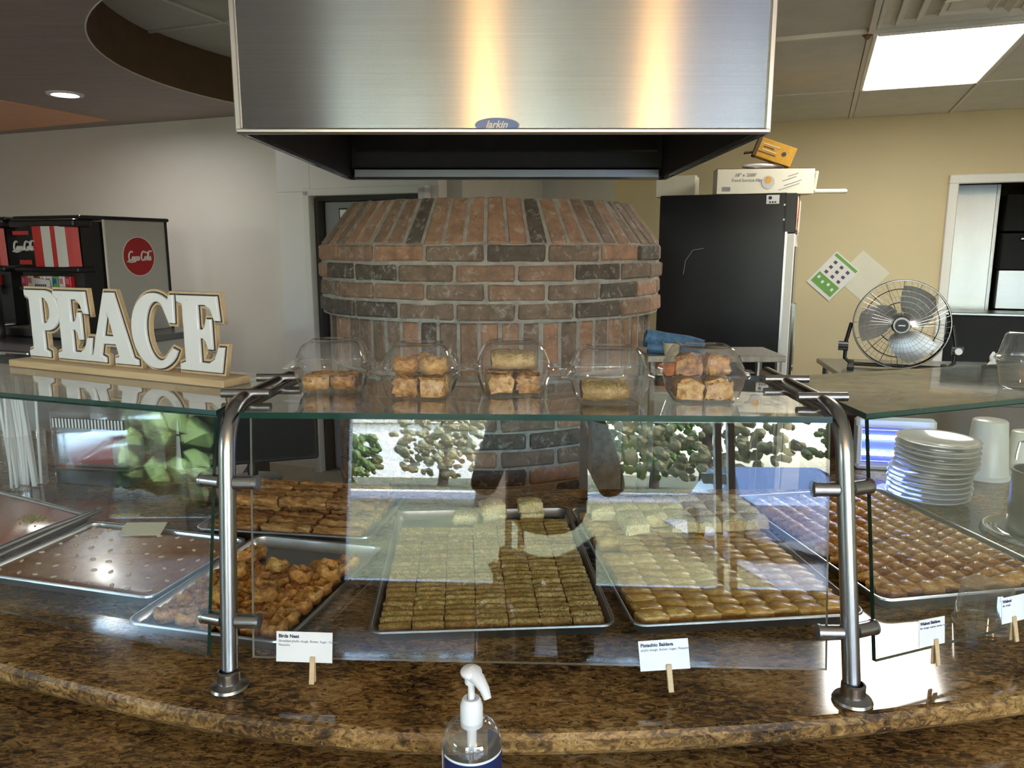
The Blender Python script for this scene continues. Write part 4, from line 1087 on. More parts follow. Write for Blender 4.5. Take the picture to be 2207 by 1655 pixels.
dispenser((-2.676, 4.469, 1.0955), rzs, 'soda dispenser with red and white header and a round red side badge')
d2 = dispenser((-3.26, 4.725, 1.0955), rzs, 'soda dispenser with grey side, half hidden behind the one with the red badge')
ur = thing('tea_urn', 'tall brushed steel tea urn standing on the drink counter', 'urn', (-3.0, 4.29, 1.0955))
MB().lathe([(.001, 0), (.125, 0), (.128, .02), (.128, .40), (.120, .425), (.06, .45), (.001, .455)], 32).obj('tank', M['pan_steel'], ur, True)
MB().cyl((0, -.125, .09), (0, -.18, .09), .014, 12).cyl((0, -.17, .10), (0, -.17, .05), .011, 12).cyl((0, -.165, .10), (0, -.165, .15), .006, 10).obj('tap', M['chrome'], ur, True)
MB().cyl((0, 0, .45), (0, 0, .475), .02, 14).obj('lid_knob', M['black'], ur, True)
cupm = MB().lathe([(.001, 0), (.028, 0), (.040, .10), (.042, .102), (.038, .102), (.027, .004), (.001, .004)], 24).mesh('paper_cup', M['white'], True)
for k, (x, y) in enumerate(((-2.20, 4.36), (-2.11, 4.33), (-2.28, 4.30))):
    tag(link('paper_cup', cupm, None, (x, y, 1.0955)), 'white paper cup standing next to the soda dispenser', 'cup', 'paper cups by the soda dispenser')

# ------------------------------------------------------------------ drinks cooler and the boxes on it
fr = thing('drinks_cooler', 'tall black upright drinks cooler seen from its side', 'fridge', (1.313, 4.758, 0), ROT_UW)
MB().box((0, 0, .99), (.70, .70, 1.82), bev=.006).obj('cabinet', M['black_gloss'], fr)
for x in (-.3, .3):
    for y in (-.3, .3): MB().cyl((x, y, 0), (x, y, .085), .025, 12).obj('foot', M['rubber'], fr)
hdr = MB().box((.365, 0, 1.79), (.07, .70, .215), bev=.004).obj('header', M['black'], fr)
b = MB(); b.quadprism((.402, -.33, 1.70), (.402, .33, 1.70), (.402, .33, 1.88), (.402, -.33, 1.88), .004); hf = b.obj('header_graphic', M['cream'], hdr)
MB().box((.405, -.18, 1.80), (.003, .28, .10), (R(35), 0, 0)).obj('red_swoosh', M['red'], hf)
MB().box((.405, .10, 1.76), (.003, .38, .05), (R(35), 0, 0)).obj('grey_swoosh', M['machine_grey'], hf)
MB().box((.376, 0, .90), (.045, .70, 1.56), bev=.004).obj('door_frame', M['white_metal'], fr)
MB().box((.401, 0, .90), (.006, .56, 1.42)).obj('door_glass', M['car_glass'], fr)
MB().box((.415, -.31, .95), (.03, .025, .7), bev=.008).obj('door_handle', M['chrome'], fr)
st = MB().box((.272, -.3515, 1.865), (.068, .003, .048), bev=.001).obj('sticker', M['white'], fr)
for j in range(3): MB().box((.258 + .014 * j, -.354, 1.851), (.009, .002, .008)).obj('sticker_print', M['ink'], st)
MB().cyl((.258, -.354, 1.874), (.258, -.353, 1.874), .010, 12).obj('sticker_emblem', M['ink'], st)
MB().box((.352, -.351, .91), (.012, .004, 1.56)).obj('seal_strip', M['edge_steel'], fr)
for z in (1.835, 1.755): MB().ball((.335, -.352, z), .006, sub=1).obj('rivet', M['white'], fr)
MB().tube([(-.20, -.3515, 1.45), (-.19, -.3515, 1.53), (-.15, -.3515, 1.59), (-.09, -.3515, 1.60)], .0012, 6).obj('curved_mark', M['machine_grey'], fr)  # thin grey curved line on the cooler side
TZ = 1.9005
cb = thing('film_carton', 'long white food film carton lying on the drinks cooler', 'box', (1.435, 4.52, TZ), R(-6))
MB().box((0, 0, .070), (.535, .15, .138), bev=.003).obj('carton_body', M['carton'], cb)
MB().box((0, .0, .1405), (.53, .145, .003)).obj('lid_flap', M['card_brown'], cb)
link('carton_print', text_mesh('18" x 2000\'', .026, M['ink_grey'], .15, align='CENTER'), cb, (-.11, -.0765, .098), (R(90), 0, 0))
link('carton_print', text_mesh('Food Service Film', .024, M['ink_grey'], .15, align='CENTER'), cb, (-.10, -.0765, .070), (R(90), 0, 0))
em = MB().cyl((.015, -.0755, .066), (.015, -.078, .066), .036, 28).obj('emblem', M['machine_grey'], cb)
MB().cyl((.015, -.077, .078), (.015, -.0795, .078), .018, 20).obj('emblem_centre', M['yellow_box'], em)
for k in range(8): MB().box((-.235 + .006 * k, -.0757, .030), (.003, .002, .024)).obj('barcode_bar', M['ink_grey'], cb)
for k in range(4): MB().box((.13 + .02 * (k % 2), -.0757, .04 + .022 * k), (.12 - .02 * k, .002, .003), (0, R(-18), 0)).obj('instruction_line', M['ink_grey'], cb)
MB().box((.275, -.02, .07), (.016, .11, .11), (0, R(6), 0), bev=.003).obj('end_flap', M['cream'], cb)
ft = MB().cyl((0, 0, 0), (.30, -.032, 0), .0125, 18).cyl((.30, -.032, 0), (.306, -.0326, 0), .008, 12).obj('film_tube', M['carton'], None, True, loc=(1.575, 4.455, 1.916)); tag(ft, 'thin white film tube poking out beyond the film carton', 'tube')
bgm = MB().ball((0, 0, .018), .11, sub=3, scale=(1.1, .5, .17)).jitter(.003, 3).obj('folded_bag', M['white'], None, True, loc=(1.43, 4.515, TZ + .141)); tag(bgm, 'crumpled white plastic bag lying on the film carton', 'bag')
yb = thing('yellow_box', 'small yellow printed box tipped on its edge atop the film carton', 'box', (1.455, 4.51, TZ + .172), 0, rot=(0, R(20), R(-12)))
MB().box((.015, 0, .068), (.20, .10, .105), bev=.002).obj('box_body', M['yellow_box'], yb)
MB().box((-.092, 0, .068), (.022, .102, .107), bev=.002).obj('brown_end', M['card_brown'], yb)
MB().box((-.122, .0, .026), (.05, .09, .006), (0, R(-25), 0)).obj('open_flap', M['card_brown'], yb)
MB().cyl((.06, -.0505, .07), (.06, -.0525, .07), .012, 14).obj('printed_dot', M['ink'], yb)
for k in range(4): MB().box((-.03 + .008 * (k % 2), -.0508, .045 + .016 * k), (.10 - .02 * (k % 3), .002, .006)).obj('printed_bar', M['cream'] if k % 2 else M['card_brown'], yb)
ca = thing('small_carton', 'small pale square carton at the rear corner of the drinks cooler', 'box', (1.00, 4.76, TZ), R(-21))
MB().box((0, 0, .062), (.23, .17, .122), bev=.002).obj('carton_body', M['wall_cream'] if False else M['carton'], ca)
MB().box((0, -.03, .124), (.225, .10, .003), (R(6), 0, 0)).obj('lid_flap', M['carton'], ca)

# ------------------------------------------------------------------ papers taped to the tan wall
def wallpaper(u, z, w, name, label):
    x, y = uw(u, RW - w); return thing(name, label, 'paper sign', (x, y, z), ROT_UW, rot=(R(90), 0, ROT_UW))
s1 = wallpaper(.1145, 1.3945, .008, 'wall_notice', 'tilted white notice with green blocks and rows of small squares')
k1 = Matrix.Rotation(R(-41), 4, 'Z')
def flat(name, x, y, w, h, d, m, parent):
    o = MB().box((0, 0, 0), (w, h, .002)).obj(name, m, parent); p = k1 @ Vector((x, y, d)); o.location = p; o.rotation_euler = (0, 0, R(-41)); return o
flat('sheet', 0, 0, .22, .30, 0, M['white_metal'], s1)
flat('green_band', 0, .128, .20, .022, .0016, M['green'], s1)
flat('green_block', 0, -.078, .19, .090, .0016, M['green'], s1)
for i in range(3):
    for j in range(3): flat('printed_square', -.058 + .058 * i, .085 - .045 * j, .024, .022, .0016, M['purple'], s1)
for i in range(4): flat('white_mark', -.07 + .045 * i, -.065 - .012 * (i % 2), .018, .022, .0026, M['white'], s1)
s2 = wallpaper(.285, 1.40, .003, 'blank_sheet', 'tilted blank cream sheet partly behind the green notice')
flat('sheet', .02, .02, .25, .27, 0, M['carton'], s2)

# ------------------------------------------------------------------ prep table, fan and bits behind the guard
pt = thing('prep_table', 'long steel prep table standing against the tan wall side', 'table', (2.32, 4.05, 0), R(-10))
MB().box((0, 0, .89), (1.0, 1.5, .03), bev=.004).obj('table_top', M['pan_steel'], pt)
for x in (-.45, .45):
    for y in (-.7, .7): MB().cyl((x, y, 0), (x, y, .875), .02, 12).obj('leg', M['pan_steel'], pt)
FR = .252
fn = thing('floor_fan', 'round black wire floor fan tilted towards the counter', 'fan', (2.25, 4.42, .9055), R(-24))
FC = Vector((0, 0, .262))
def ringy(mb, yy, rr, th): mb.torus((0, yy, FC.z), rr, th, 'Y', 56, 6)
g = MB()
for rr, yy in ((.252, -.035), (.225, -.052), (.195, -.060), (.165, -.066), (.135, -.070), (.105, -.072), (.075, -.074)): ringy(g, yy, rr, .0034 if rr > .25 else .0010)
for k in range(48):
    a = 2 * math.pi * k / 48
    g.tube([(.05 * math.cos(a), -.075, FC.z + .05 * math.sin(a)), (.16 * math.cos(a + .15), -.067, FC.z + .16 * math.sin(a + .15)), (.252 * math.cos(a + .25), -.035, FC.z + .252 * math.sin(a + .25))], .0009, 4, cap=False)
g.obj('front_grille', M['pan_steel'], fn)
g = MB()
for rr, yy in ((.252, .035), (.20, .06), (.12, .075)): ringy(g, yy, rr, .003)
for k in range(16):
    a = 2 * math.pi * k / 16
    g.tube([(.04 * math.cos(a), .08, FC.z + .04 * math.sin(a)), (.252 * math.cos(a), .035, FC.z + .252 * math.sin(a))], .0016, 5, cap=False)
g.obj('rear_grille', M['black'], fn)
MB().lathe([(.251, -.035), (.257, -.03), (.257, .03), (.251, .035)], 64).obj('drum_band', M['black'], fn, True, rot=(R(90), 0, 0), loc=FC)
MB().cyl((0, -.086, FC.z), (0, -.06, FC.z), .044, 32).obj('hub_ring', M['machine_grey'], fn, True)
MB().cyl((0, -.088, FC.z), (0, -.084, FC.z), .035, 28).obj('hub_badge', M['black'], fn, True)
MB().box((0, -.0885, FC.z), (.036, .002, .006)).obj('badge_text', M['white'], fn)
MB().cyl((0, -.01, FC.z), (0, .13, FC.z), .055, 24).obj('motor', M['black'], fn, True)
for k in range(3):
    b = MB(); bm = b.bm; rows = []
    for i in range(9):
        q = i / 8; rr = .045 + .18 * q; wdt = .045 + .065 * math.sin(q * 2.4)
        row = []
        for j in range(7):
            s_ = (j / 6 - .5); ang = s_ * 2 * wdt / max(rr, .08) + .55 * q
            row.append(bm.verts.new((rr * math.cos(ang), s_ * .055 + .005 * math.cos(3 * s_), rr * math.sin(ang))))
        rows.append(row)
    for i in range(8):
        for j in range(6): bm.faces.new((rows[i][j], rows[i + 1][j], rows[i + 1][j + 1], rows[i][j + 1]))
    bmesh.ops.solidify(bm, geom=bm.faces[:], thickness=.003)
    b.obj('blade', M['alu'], fn, True, loc=(0, -.015, FC.z), rot=(0, R(-35 - 120 * k), 0))
MB().tube([(-.262, .0, FC.z), (-.285, .0, .15), (-.285, 0, .05), (-.25, 0, .018), (.25, 0, .018), (.285, 0, .05), (.285, 0, .15), (.262, 0, FC.z)], .011, 10).obj('stand_frame', M['black'], fn, True)
for s in (-1, 1):
    MB().box((s * .25, 0, .012), (.035, .30, .024), bev=.006).obj('foot_bar', M['rubber'], fn)
    k_ = MB().cyl((s * .27, -.0, FC.z - .14), (s * .325, -.0, FC.z - .14), .028, 18).obj('pivot_knob', M['black'], fn, True)
    if s > 0: MB().cyl((.30, -.03, FC.z - .14), (.30, -.034, FC.z - .14), .019, 20).obj('knob_face', M['white'], k_, True)
yd = thing('yellow_dish', 'shallow yellow dish standing on the steel prep table', 'dish', (2.06, 3.55, .9055))
MB().lathe([(.001, 0), (.07, 0), (.11, .03), (.113, .032), (.106, .032), (.066, .006), (.001, .006)], 32).obj('bowl', M['yellow_box'], yd, True)
wp = thing('white_bottle', 'slim white squeeze bottle standing on the steel prep table', 'bottle', (2.22, 3.50, .9055))
MB().lathe([(.001, 0), (.028, 0), (.030, .01), (.030, .15), (.012, .18), (.012, .19)], 24).obj('bottle_body', M['white'], wp, True)
MB().lathe([(.014, .188), (.014, .205), (.004, .225), (.001, .225)], 16).obj('nozzle_cap', M['white'], wp, True)

# ------------------------------------------------------------------ room beyond the doorway
cab = thing('steel_cabinet', 'tall brushed steel cabinet door seen through the doorway', 'cabinet', (*uw(1.02, 7.06), 0), ROT_UW)
MB().box((0, .1, 1.1), (.54, .2, 2.2), bev=.004).obj('carcass', M['pan_steel'], cab)
MB().box((-.01, -.012, 1.55), (.50, .02, 1.28), bev=.004).obj('door_panel', steel('swirled_steel', (0.42, 0.42, 0.41), .35, brush=(6, 6, 3), bump=.2), cab)
MB().box((-.2, -.03, 1.24), (.05, .012, .03), bev=.003).obj('latch', M['blue'], cab)
MB().box((-.18, -.03, 2.02), (.10, .012, .02), bev=.003).obj('hinge', M['black'], cab)
bo = thing('black_oven', 'stacked black wall oven next to the steel cabinet beyond the doorway', 'oven', (*uw(1.72, 6.98), 1.131), ROT_UW)
for z in (.445, .735): MB().box((0, .15, z), (.82, .4, .275), bev=.005).obj('oven_unit', M['black_matt'], bo)
for z in (.34, .63): MB().box((0, -.075, z + .2), (.6, .03, .02), bev=.005).obj('oven_handle', M['pan_steel'], bo)
MB().box((0, .15, .155), (.82, .4, .29)).obj('oven_base', M['pan_steel'], bo)
bk2 = thing('black_counter', 'low black counter with a steel edge beyond the doorway', 'counter', (*uw(1.5, 6.62), 0), ROT_UW)
MB().box((0, .08, .555), (1.5, .32, 1.11)).obj('counter_body', M['black_matt'], bk2)
MB().box((0, .08, 1.12), (1.5, .36, .02), bev=.004).obj('counter_top', M['pan_steel'], bk2)

# ------------------------------------------------------------------ behind the guard, plate end
plate_me = MB().lathe([(.001, .003), (.062, .003), (.070, .0), (.074, .002), (.100, .0125), (.1085, .0155), (.110, .0175), (.108, .0185), (.097, .0155), (.072, .0065), (.001, .0062)], 56).mesh('plate', M['china'], True, 60)
for k in range(12):
    dx = (-.010 if k < 6 else .004) + rf.uniform(-.002, .002)
    o = link('plate', plate_me, None, (1.204 + dx, 2.110 + rf.uniform(-.002, .002), .8925 + .0145 * k), (R(.6 * (k > 5)), R(-.8 * (k > 5)), rf.uniform(0, 3)))
    tag(o, 'white china plate in the leaning stack by the insect trap', 'plate', 'stacked white plates')
o = MB().box((0, 0, 0), (.16, .12, .0012)).obj('paper_sheet', M['carton'], None, loc=(1.105, 2.16, .8918), rot=(0, 0, R(35))); tag(o, 'cream paper sheet sticking out under the plate stack', 'paper')
zp = thing('insect_trap', 'insect trap with two glowing blue tubes in a pale frame', 'insect trap', (1.23, 2.37, .8965), R(-12), rot=(R(-8), 0, R(-12)))
MB().box((0, .03, .085), (.24, .05, .17), bev=.01).obj('housing', M['white'], zp)
MB().box((-.01, .004, .080), (.20, .006, .112)).obj('lit_back', M['uv_dim'], zp)
for z in (.056, .104): MB().cyl((-.105, -.004, z), (.085, -.004, z), .0085, 14).obj('uv_tube', M['uv'], zp, True)
for k in range(4): MB().cyl((-.11, -.016, .03 + .034 * k), (.09, -.016, .03 + .034 * k), .0018, 6).obj('grid_wire', M['white'], zp)
for x in (-.115, .095): MB().box((x, -.004, .08), (.014, .03, .125), bev=.002).obj('end_bracket', M['white'], zp)
bl = thing('back_ledge', 'dark maroon wooden ledge with black top behind the insect trap', 'ledge', (1.46, 2.55, .8905), R(-7))
MB().box((0, 0, .095), (.96, .05, .19), bev=.003).obj('ledge_board', M['maroon'], bl)
MB().box((0, -.004, .205), (.98, .075, .03), bev=.004).obj('ledge_cap', M['black'], bl)
tub_me = MB().lathe([(.001, .175), (.043, .175), (.047, .171), (.061, .012), (.066, .010), (.066, .0), (.060, .0)], 36).mesh('tub_wall', M['plastic_milky'], True, 50)
for x, y, s, lb in ((1.492, 2.33, 1.05, 'tall milky plastic tub upturned by the plate stack'), (1.625, 2.36, .80, 'short milky plastic tub upturned beyond the tall one')):
    t = thing('plastic_tub', lb, 'tub', (x, y, .8905)); t.scale = (s, s, s)
    link('tub_wall', tub_me, t)
    MB().torus((0, 0, .006), .065, .003, 'Z', 40, 6).obj('tub_lip', M['plastic_milky'], t, True)
hp = thing('hot_plate', 'round black and chrome warming ring under the steel canister', 'hot plate', (1.315, 1.83, .8905), 0)
MB().lathe([(.001, .012), (.085, .012), (.095, .006), (.105, .014), (.115, .014), (.121, .004), (.121, .0)], 48).obj('chrome_ring', M['chrome'], hp, True)
MB().lathe([(.001, .0145), (.084, .0145)], 40).obj('heater_disc', M['black'], hp)
cn = thing('steel_canister', 'dull steel canister standing on the warming ring', 'canister', (1.300, 1.815, .9055))
MB().lathe([(.001, 0), (.058, 0), (.060, .003), (.060, .150), (.064, .153), (.064, .157), (.057, .157), (.057, .005), (.001, .005)], 40).obj('pot', M['pan_steel'], cn, True)
MB().tube([(-.056, -.02, .158), (-.02, -.05, .156), (.05, -.04, .157)], .004, 8).obj('pot_rim_wire', M['chrome'], cn, True)
ld = thing('ladle', 'thin steel ladle with hooked end standing in the canister', 'ladle', (1.302, 1.82, .9115))
MB().tube([(.0, .0, .015), (-.03, .0, .20), (-.045, .0, .225), (-.062, -.005, .222), (-.068, -.008, .195), (-.070, -.01, .18)], .0035, 8).obj('handle', M['chrome'], ld, True)
MB().lathe([(.002, 0), (.022, .006), (.028, .020)], 20).obj('bowl', M['chrome'], ld, True)
ic = thing('clear_cup', 'clear plastic cup standing upside down on the granite', 'cup', (.905, 1.366, .8908))
MB().lathe([(.0535, .0), (.055, .003), (.0525, .006), (.0445, .076), (.041, .0815), (.035, .081), (.001, .0805)], 48).obj('cup_wall', M['plastic'], ic, True, angle=60)
MB().torus((0, 0, .003), .0538, .0017, 'Z', 48, 6).obj('cup_rim', M['plastic'], ic, True)
dc = thing('deli_container', 'clear round deli container with lid on the dusty glass shelf', 'container', (.972, 1.418, ZS + .0005))
MB().lathe([(.001, .001), (.040, .0), (.046, .004), (.056, .050), (.058, .053)], 44).obj('container_wall', M['plastic'], dc, True)
MB().lathe([(.0595, .053), (.0595, .060), (.055, .062), (.046, .100), (.040, .105), (.001, .105)], 44).obj('dome_lid', M['plastic'], dc, True)
MB().torus((0, 0, .056), .0595, .0022, 'Z', 44, 6).obj('lid_rim', M['plastic'], dc, True)

# ------------------------------------------------------------------ behind the guard, sign end
sc1 = thing('straw_cup', 'clear tall plastic holder full of drinking straws', 'cup', (-1.475, 2.235, .8908))
MB().lathe([(.001, .002), (.056, .0), (.060, .004), (.066, .165), (.067, .167)], 40).obj('holder', M['plastic'], sc1, True)
stm = MB().cyl((0, 0, 0), (0, 0, .34), .0042, 8).mesh('straw', M['white'], True)
for k in range(16):
    a = rf.uniform(0, 6.28); q = rf.uniform(.0, .045)
    tag(link('straw', stm, None, (-1.475 + q * math.cos(a), 2.235 + q * math.sin(a), .8945), (rf.uniform(-.05, .05), rf.uniform(-.05, .05), 0)), 'thin white drinking straw standing in the clear holder', 'straw', 'drinking straws in the holder')
ab = thing('acrylic_bin', 'clear acrylic dispenser bin with a toothed strip and red packets inside', 'bin', (-1.255, 2.32, .8908), R(-10))
def sheet(nm, c, d, rot=(0, 0, 0), m='plastic'): return MB().box(c, d, rot, bev=.0008).obj(nm, M[m], ab)
sheet('bin_side', (-.128, 0, .115), (.004, .17, .23)); sheet('bin_side', (.128, 0, .115), (.004, .17, .23))
sheet('bin_back', (0, .083, .13), (.252, .004, .26)); sheet('bin_front', (0, -.083, .125), (.252, .004, .13)); sheet('bin_lid', (0, -.01, .245), (.26, .16, .004), (R(14), 0, 0))
sheet('bin_floor', (0, 0, .05), (.25, .165, .004)); sheet('bin_tray', (0, 0, .022), (.25, .17, .042), m='black')
tstrip = sheet('tooth_backing', (0, -.087, .192), (.245, .003, .030), m='black')
for k in range(22): MB().box((-.115 + .011 * k, -.0895, .192), (.005, .002, .028)).obj('tooth', M['white'], tstrip)
pk = thing('red_packet', 'red and clear food packet inside the acrylic bin', 'packet', (-1.275, 2.305, .944), R(-10))
MB().box((0, 0, .045), (.17, .10, .085), bev=.02, seg=2).jitter(.003, 5).obj('packet_body', M['red'], pk, True)
MB().box((.095, 0, .04), (.05, .1, .08), bev=.015, seg=2).obj('packet_end', M['machine_grey'], pk, True)
for k, x in enumerate((-1.085, -1.045, -1.005)):  # upright rods added to imitate the side window frame's reflection in the pane
    t = thing('frame_reflection_rod', 'slim upright sleeve standing in for a white window frame reflected in the glass', 'lid sleeve', (x, 2.42 + .012 * k, .8908), group='rods for the reflected window frame')
    t.rotation_euler = (0, R(5), 0)
    MB().cyl((0, 0, 0), (0, 0, .30), .0145, 14).obj('rod', M['white'], t, True)
    MB().torus((0, 0, .115), .0155, .003, 'Z', 20, 6).obj('rod_band', M['maroon'], t)
mo = thing('till_screen', 'black till screen on a short stand with its dark face to the customers', 'monitor', (-.800, 2.28, .8908), R(18))
MB().lathe([(.001, 0), (.085, 0), (.088, .006), (.03, .014), (.001, .014)], 32).obj('stand_foot', M['black'], mo, True)
MB().cyl((0, .02, .01), (0, .03, .14), .016, 14).obj('stand_neck', M['black'], mo, True)
sl = MB().box((0, 0, .185), (.40, .035, .26), (R(8), 0, 0), bev=.006).obj('screen_case', M['black_matt'], mo)
MB().box((0, -.0195, .185), (.375, .003, .235), (R(8), 0, 0)).obj('screen_glass', M['black'], sl)
tg = thing('serving_tongs', 'dark steel serving tongs resting across the tray rims', 'tongs', (-1.13, 1.70, .9185))
for s in (-1, 1):
    MB().tube([(.055 + s * .004, .205, .010), (.02 + s * .014, .05, .016), (-.03 + s * .018, -.12, .012), (-.06 + s * .012, -.22, .006)], .006, 8, rs=[.005, .0065, .006, .009]).obj('tong_arm', M['pan_steel'], tg, True)
MB().ball((.055, .207, .010), .009, sub=2).obj('tong_hinge', M['chrome'], tg, True)

# ------------------------------------------------------------------ price cards pegged to the glass
def card(x, y, z, w, h, rz, roll, title, lines, label, pegx, peg_roll=0):
    t = thing('price_card', label, 'card', (x, y, z), rz, rot=(R(-8), roll, rz))
    MB().box((0, 0, h / 2), (w, .0009, h)).obj('card_sheet', M['paper'], t)
    link('card_title', text_mesh(title, h * .155, M['ink'], bold=.00025, extrude=.0002), t, (-w * .46, -.0008, h * .80), (R(90), 0, 0))
    for k, ln in enumerate(lines): link('card_text', text_mesh(ln, h * .105, M['ink_grey'], extrude=.0002), t, (-w * .46, -.0008, h * (.655 - .13 * k)), (R(90), 0, 0))
    p = thing('clothes_peg', 'small wooden peg clipping ' + label.split(' pegged')[0], 'peg', (x + pegx * math.cos(rz), y + pegx * math.sin(rz), z), rz, rot=(R(-8), roll + peg_roll, rz))
    for s in (-1, 1): MB().box((0, s * .0032 - .0005, -.012), (.0085, .0035, .044), (s * R(5), 0, 0), bev=.0008).obj('peg_half', M['pine'], p)
    MB().torus((0, -.0005, -.008), .0035, .0008, 'X', 14, 5).obj('peg_spring', M['chrome'], p)
card(-.338, 1.1475, .937, .092, .050, R(-2.3), R(.8), 'Birds Nest', ['Shredded phyllo dough, Butter, Sugar, Cashew', 'Pistachio'], 'white card lettered Birds Nest pegged to the glass', .014)
card(.245, 1.1245, .937, .079, .049, R(-2.3), R(-5.5), 'Pistachio Baklava', ['phyllo dough, Butter, Sugar, Pistachio'], 'white card lettered Pistachio Baklava pegged to the glass', .006)
card(.700, 1.181, .948, .058, .046, math.atan2(.356, .934), R(2), 'Walnut Baklava', ['filo dough, walnut, butter, sugar'], 'grey-white card lettered Walnut Baklava pegged to the angled glass', .008)
card(.880, 1.250, .955, .058, .046, math.atan2(.356, .934), R(0), 'Walnut', ['filo dough'], 'white card pegged at the far end of the angled glass', .0)

# ------------------------------------------------------------------ steel cart beside the oven
kt = thing('steel_cart', 'steel two-shelf cart standing next to the brick oven', 'cart', (.71, 2.75, 0))
MB().box((0, 0, 1.222), (.48, .25, .022), bev=.003).obj('cart_top', M['pale_stone'], kt)
MB().box((0, 0, 1.10), (.46, .23, .012), bev=.002).obj('cart_shelf', M['pan_steel'], kt)
MB().box((0, .10, 1.02), (.46, .012, .15)).obj('apron', M['machine_grey'], kt)
for x in (-.22, .22):
    for y in (-.105, .105): MB().cyl((x, y, 0), (x, y, 1.212), .012, 10).obj('leg', M['pan_steel'], kt)
cl = MB(); rc = random.Random(4)
cl.tube([(-.10, .02, .055), (-.03, .01, .045), (.05, 0, .034), (.095, -.03, .025)], .03, 12, rs=[.034, .030, .027, .022]).tube([(-.10, -.03, .024), (-.04, -.035, .022), (.0, -.03, .02)], .02, 10).jitter(.0045, 8)
cl.obj('rolled_cloth', M['cloth'], None, True, loc=(.575, 2.70, 1.2335)); tag(bpy.data.objects['rolled_cloth'], 'crumpled blue cloth rolled up on the steel cart', 'cloth')
cp = thing('cream_cup', 'small cream plastic cup standing on the steel cart', 'cup', (.555, 2.648, 1.2335))
MB().lathe([(.001, 0), (.024, 0), (.031, .042), (.032, .044), (.029, .044), (.022, .003), (.001, .003)], 28).obj('cup_wall', M['cream'], cp, True)
ot = thing('orange_tub', 'bright orange plastic tub on the lower cart shelf', 'tub', (.575, 2.715, 1.1065))
MB().box((0, 0, .045), (.11, .10, .09), bev=.008, seg=2).obj('tub_body', M['orange'], ot)
MB().box((0, 0, .093), (.115, .105, .008), bev=.002).obj('tub_lid', M['orange'], ot)
for k, (x, y, z, rz) in enumerate(((.40, 2.97, .955, 38), (.41, 2.98, 1.02, 42))):
    o = MB().box((0, 0, 0), (.20, .16, .022), bev=.003).obj('wooden_board', M['board'], None, loc=(x, y, z), rot=(0, R(-6), R(rz)))
    tag(o, 'dark brown wooden board stored in the hollow of the oven base', 'board', 'boards in the oven base')

# ------------------------------------------------------------------ hand sanitiser on the lower ledge
bt = thing('sanitiser_bottle', 'clear pump bottle of hand sanitiser with a navy label', 'bottle', (-.0525, .905, .8305))
MB().lathe([(.001, .002), (.034, .0), (.0385, .006), (.039, .012), (.039, .134), (.0382, .143), (.035, .152), (.028, .160), (.020, .1645), (.0135, .1665), (.0135, .172)], 44).obj('bottle_wall', M['plastic'], bt, True, angle=80)
M['gel'] = clear('clear_gel', (0.90, 0.93, 0.95), 0.02, 0.03, 0.5, 0.05, (0.75, 0.8, 0.85))
MB().lathe([(.001, .004), (.0365, .006), (.0375, .012), (.0375, .124), (.001, .125)], 36).obj('gel', M['gel'], bt, True)
lb = MB().lathe([(.0395, .02), (.0395, .130)], 44, a0=R(-150), a1=R(60)).obj('label', M['navy'], bt, True)
MB().lathe([(.0396, .127), (.0396, .1305)], 44, a0=R(-150), a1=R(60)).obj('label_edge', M['white'], lb, True)
MB().lathe([(.0395, .02), (.0395, .130)], 12, a0=R(-206), a1=R(-158)).obj('side_label', M['white'], bt, True)
MB().lathe([(.0145, .1590), (.0148, .1630), (.0148, .1860), (.0125, .1940), (.0105, .1970), (.0055, .1965)], 32).obj('pump_collar', M['white'], bt, True)
MB().cyl((0, 0, .1950), (0, 0, .2280), .0045, 14).obj('pump_stem', M['white'], bt, True)
MB().cyl((0, 0, .02), (0, 0, .1600), .0042, 12).cyl((0, 0, .1100), (0, 0, .1620), .0065, 12).obj('dip_tube', M['white'], bt, True)
ph = MB().ball((0, 0, .2330), .0135, sub=3, scale=(1.05, 1.05, .62)).tube([(.0, .0, .2320), (.010, -.012, .2300), (.018, -.022, .2220), (.022, -.027, .2120)], .006, 12, rs=[.0105, .0085, .0065, .005]).cyl((0, 0, .2180), (0, 0, .2320), .0085, 16).obj('pump_head', M['white'], bt, True)

# ------------------------------------------------------------------ the customer taking the picture (seen only in the glass)
M['jacket'] = mat('dark_jacket', (0.018, 0.018, 0.022), 0.85, 0, 0.2)
M['trousers'] = mat('dark_trousers', (0.02, 0.022, 0.03), 0.85, 0, 0.2)
M['skin'] = mat('skin', (0.42, 0.25, 0.17), 0.5, 0, 0.06)
M['hair'] = mat('dark_hair', (0.02, 0.014, 0.01), 0.6, 0, 0.2)
def skinned(name, verts, edges, radii, m, parent, sub=2):
    me = bpy.data.meshes.new(name); me.from_pydata([Vector(v) for v in verts], edges, [])
    o = link(name, me, parent)
    md = o.modifiers.new('skin', 'SKIN')
    for sv, r in zip(me.skin_vertices[0].data, radii): sv.radius = (r, r) if not isinstance(r, tuple) else r
    me.skin_vertices[0].data[0].use_root = True
    s2 = o.modifiers.new('sub', 'SUBSURF'); s2.levels = sub; s2.render_levels = sub
    dg = bpy.context.evaluated_depsgraph_get()
    me2 = bpy.data.meshes.new_from_object(o.evaluated_get(dg)); me2.materials.clear(); me2.materials.append(m); me2.shade_smooth()
    o.modifiers.clear(); o.data = me2
    return o
pr = thing('person', 'person in dark jacket and trousers holding up a phone', 'person', (0, -.52, 0))
V = [(0, 0, .98), (0, -.01, 1.18), (0, -.02, 1.38), (0, -.01, 1.47), (.17, -.02, 1.41), (.25, .02, 1.16), (.13, .28, 1.36), (-.17, -.02, 1.41), (-.25, .02, 1.16), (-.13, .28, 1.36)]
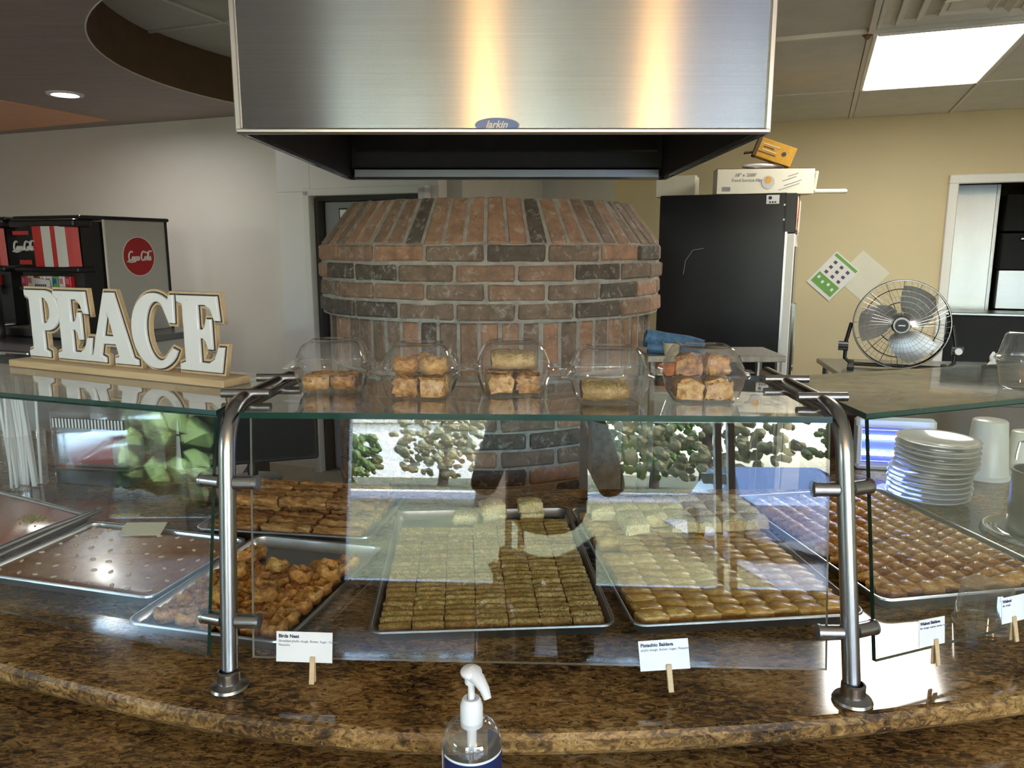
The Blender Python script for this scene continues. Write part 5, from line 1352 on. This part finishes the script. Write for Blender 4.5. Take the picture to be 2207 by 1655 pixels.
E_ = [(0, 1), (1, 2), (2, 3), (2, 4), (4, 5), (5, 6), (2, 7), (7, 8), (8, 9)]
skinned('jacket', V, E_, [(.17, .12), (.165, .115), (.18, .11), (.07, .07), .075, .055, .036, .075, .055, .036], M['jacket'], pr)
V = [(0, 0, 1.0), (.10, 0, .90), (.11, .02, .52), (.115, -.01, .10), (-.10, 0, .90), (-.11, .02, .52), (-.115, -.01, .10)]
skinned('trousers', V, [(0, 1), (1, 2), (2, 3), (0, 4), (4, 5), (5, 6)], [(.16, .12), .10, .068, .055, .10, .068, .055], M['trousers'], pr)
for s in (-1, 1):
    MB().box((s * .115, .05, .04), (.09, .27, .08), bev=.03, seg=2).obj('shoe', M['rubber'], pr, True)
    skinned('hand', [(s * .13, .28, 1.36), (s * .105, .36, 1.42), (s * .09, .41, 1.46), (s * .078, .437, 1.49), (s * .094, .395, 1.475), (s * .082, .437, 1.515), (s * .075, .425, 1.455), (s * .068, .432, 1.478)], [(0, 1), (1, 2), (2, 3), (2, 4), (4, 5), (1, 6), (6, 7)], [.034, .032, .012, .009, .012, .009, .013, .010], M['skin'], pr)
hd_ = skinned('head', [(0, .0, 1.48), (0, .02, 1.56), (0, .03, 1.64), (0, .03, 1.71)], [(0, 1), (1, 2), (2, 3)], [.052, .062, .080, .066], M['skin'], pr)
MB().ball((0, .112, 1.645), .014, sub=2, scale=(.8, 1, 1.5)).obj('nose', M['skin'], hd_, True)
for s in (-1, 1):
    MB().ball((s * .032, .098, 1.675), .011, sub=2).obj('eye', M['white'], hd_, True)
    MB().ball((s * .082, .03, 1.655), .02, sub=2, scale=(.4, .7, 1.2)).obj('ear', M['skin'], hd_, True)
MB().box((0, .102, 1.605), (.045, .012, .009), bev=.003).obj('mouth', M['red'], hd_)
MB().ball((0, .01, 1.70), .098, sub=3, scale=(.95, 1.05, .85)).obj('hair', M['hair'], pr, True)
ph_ = thing('phone', 'black phone held up by the customer in the dark jacket', 'phone', (0, -.062, 1.47))
MB().box((0, 0, .04), (.155, .009, .076), bev=.003).obj('phone_body', M['black'], ph_)
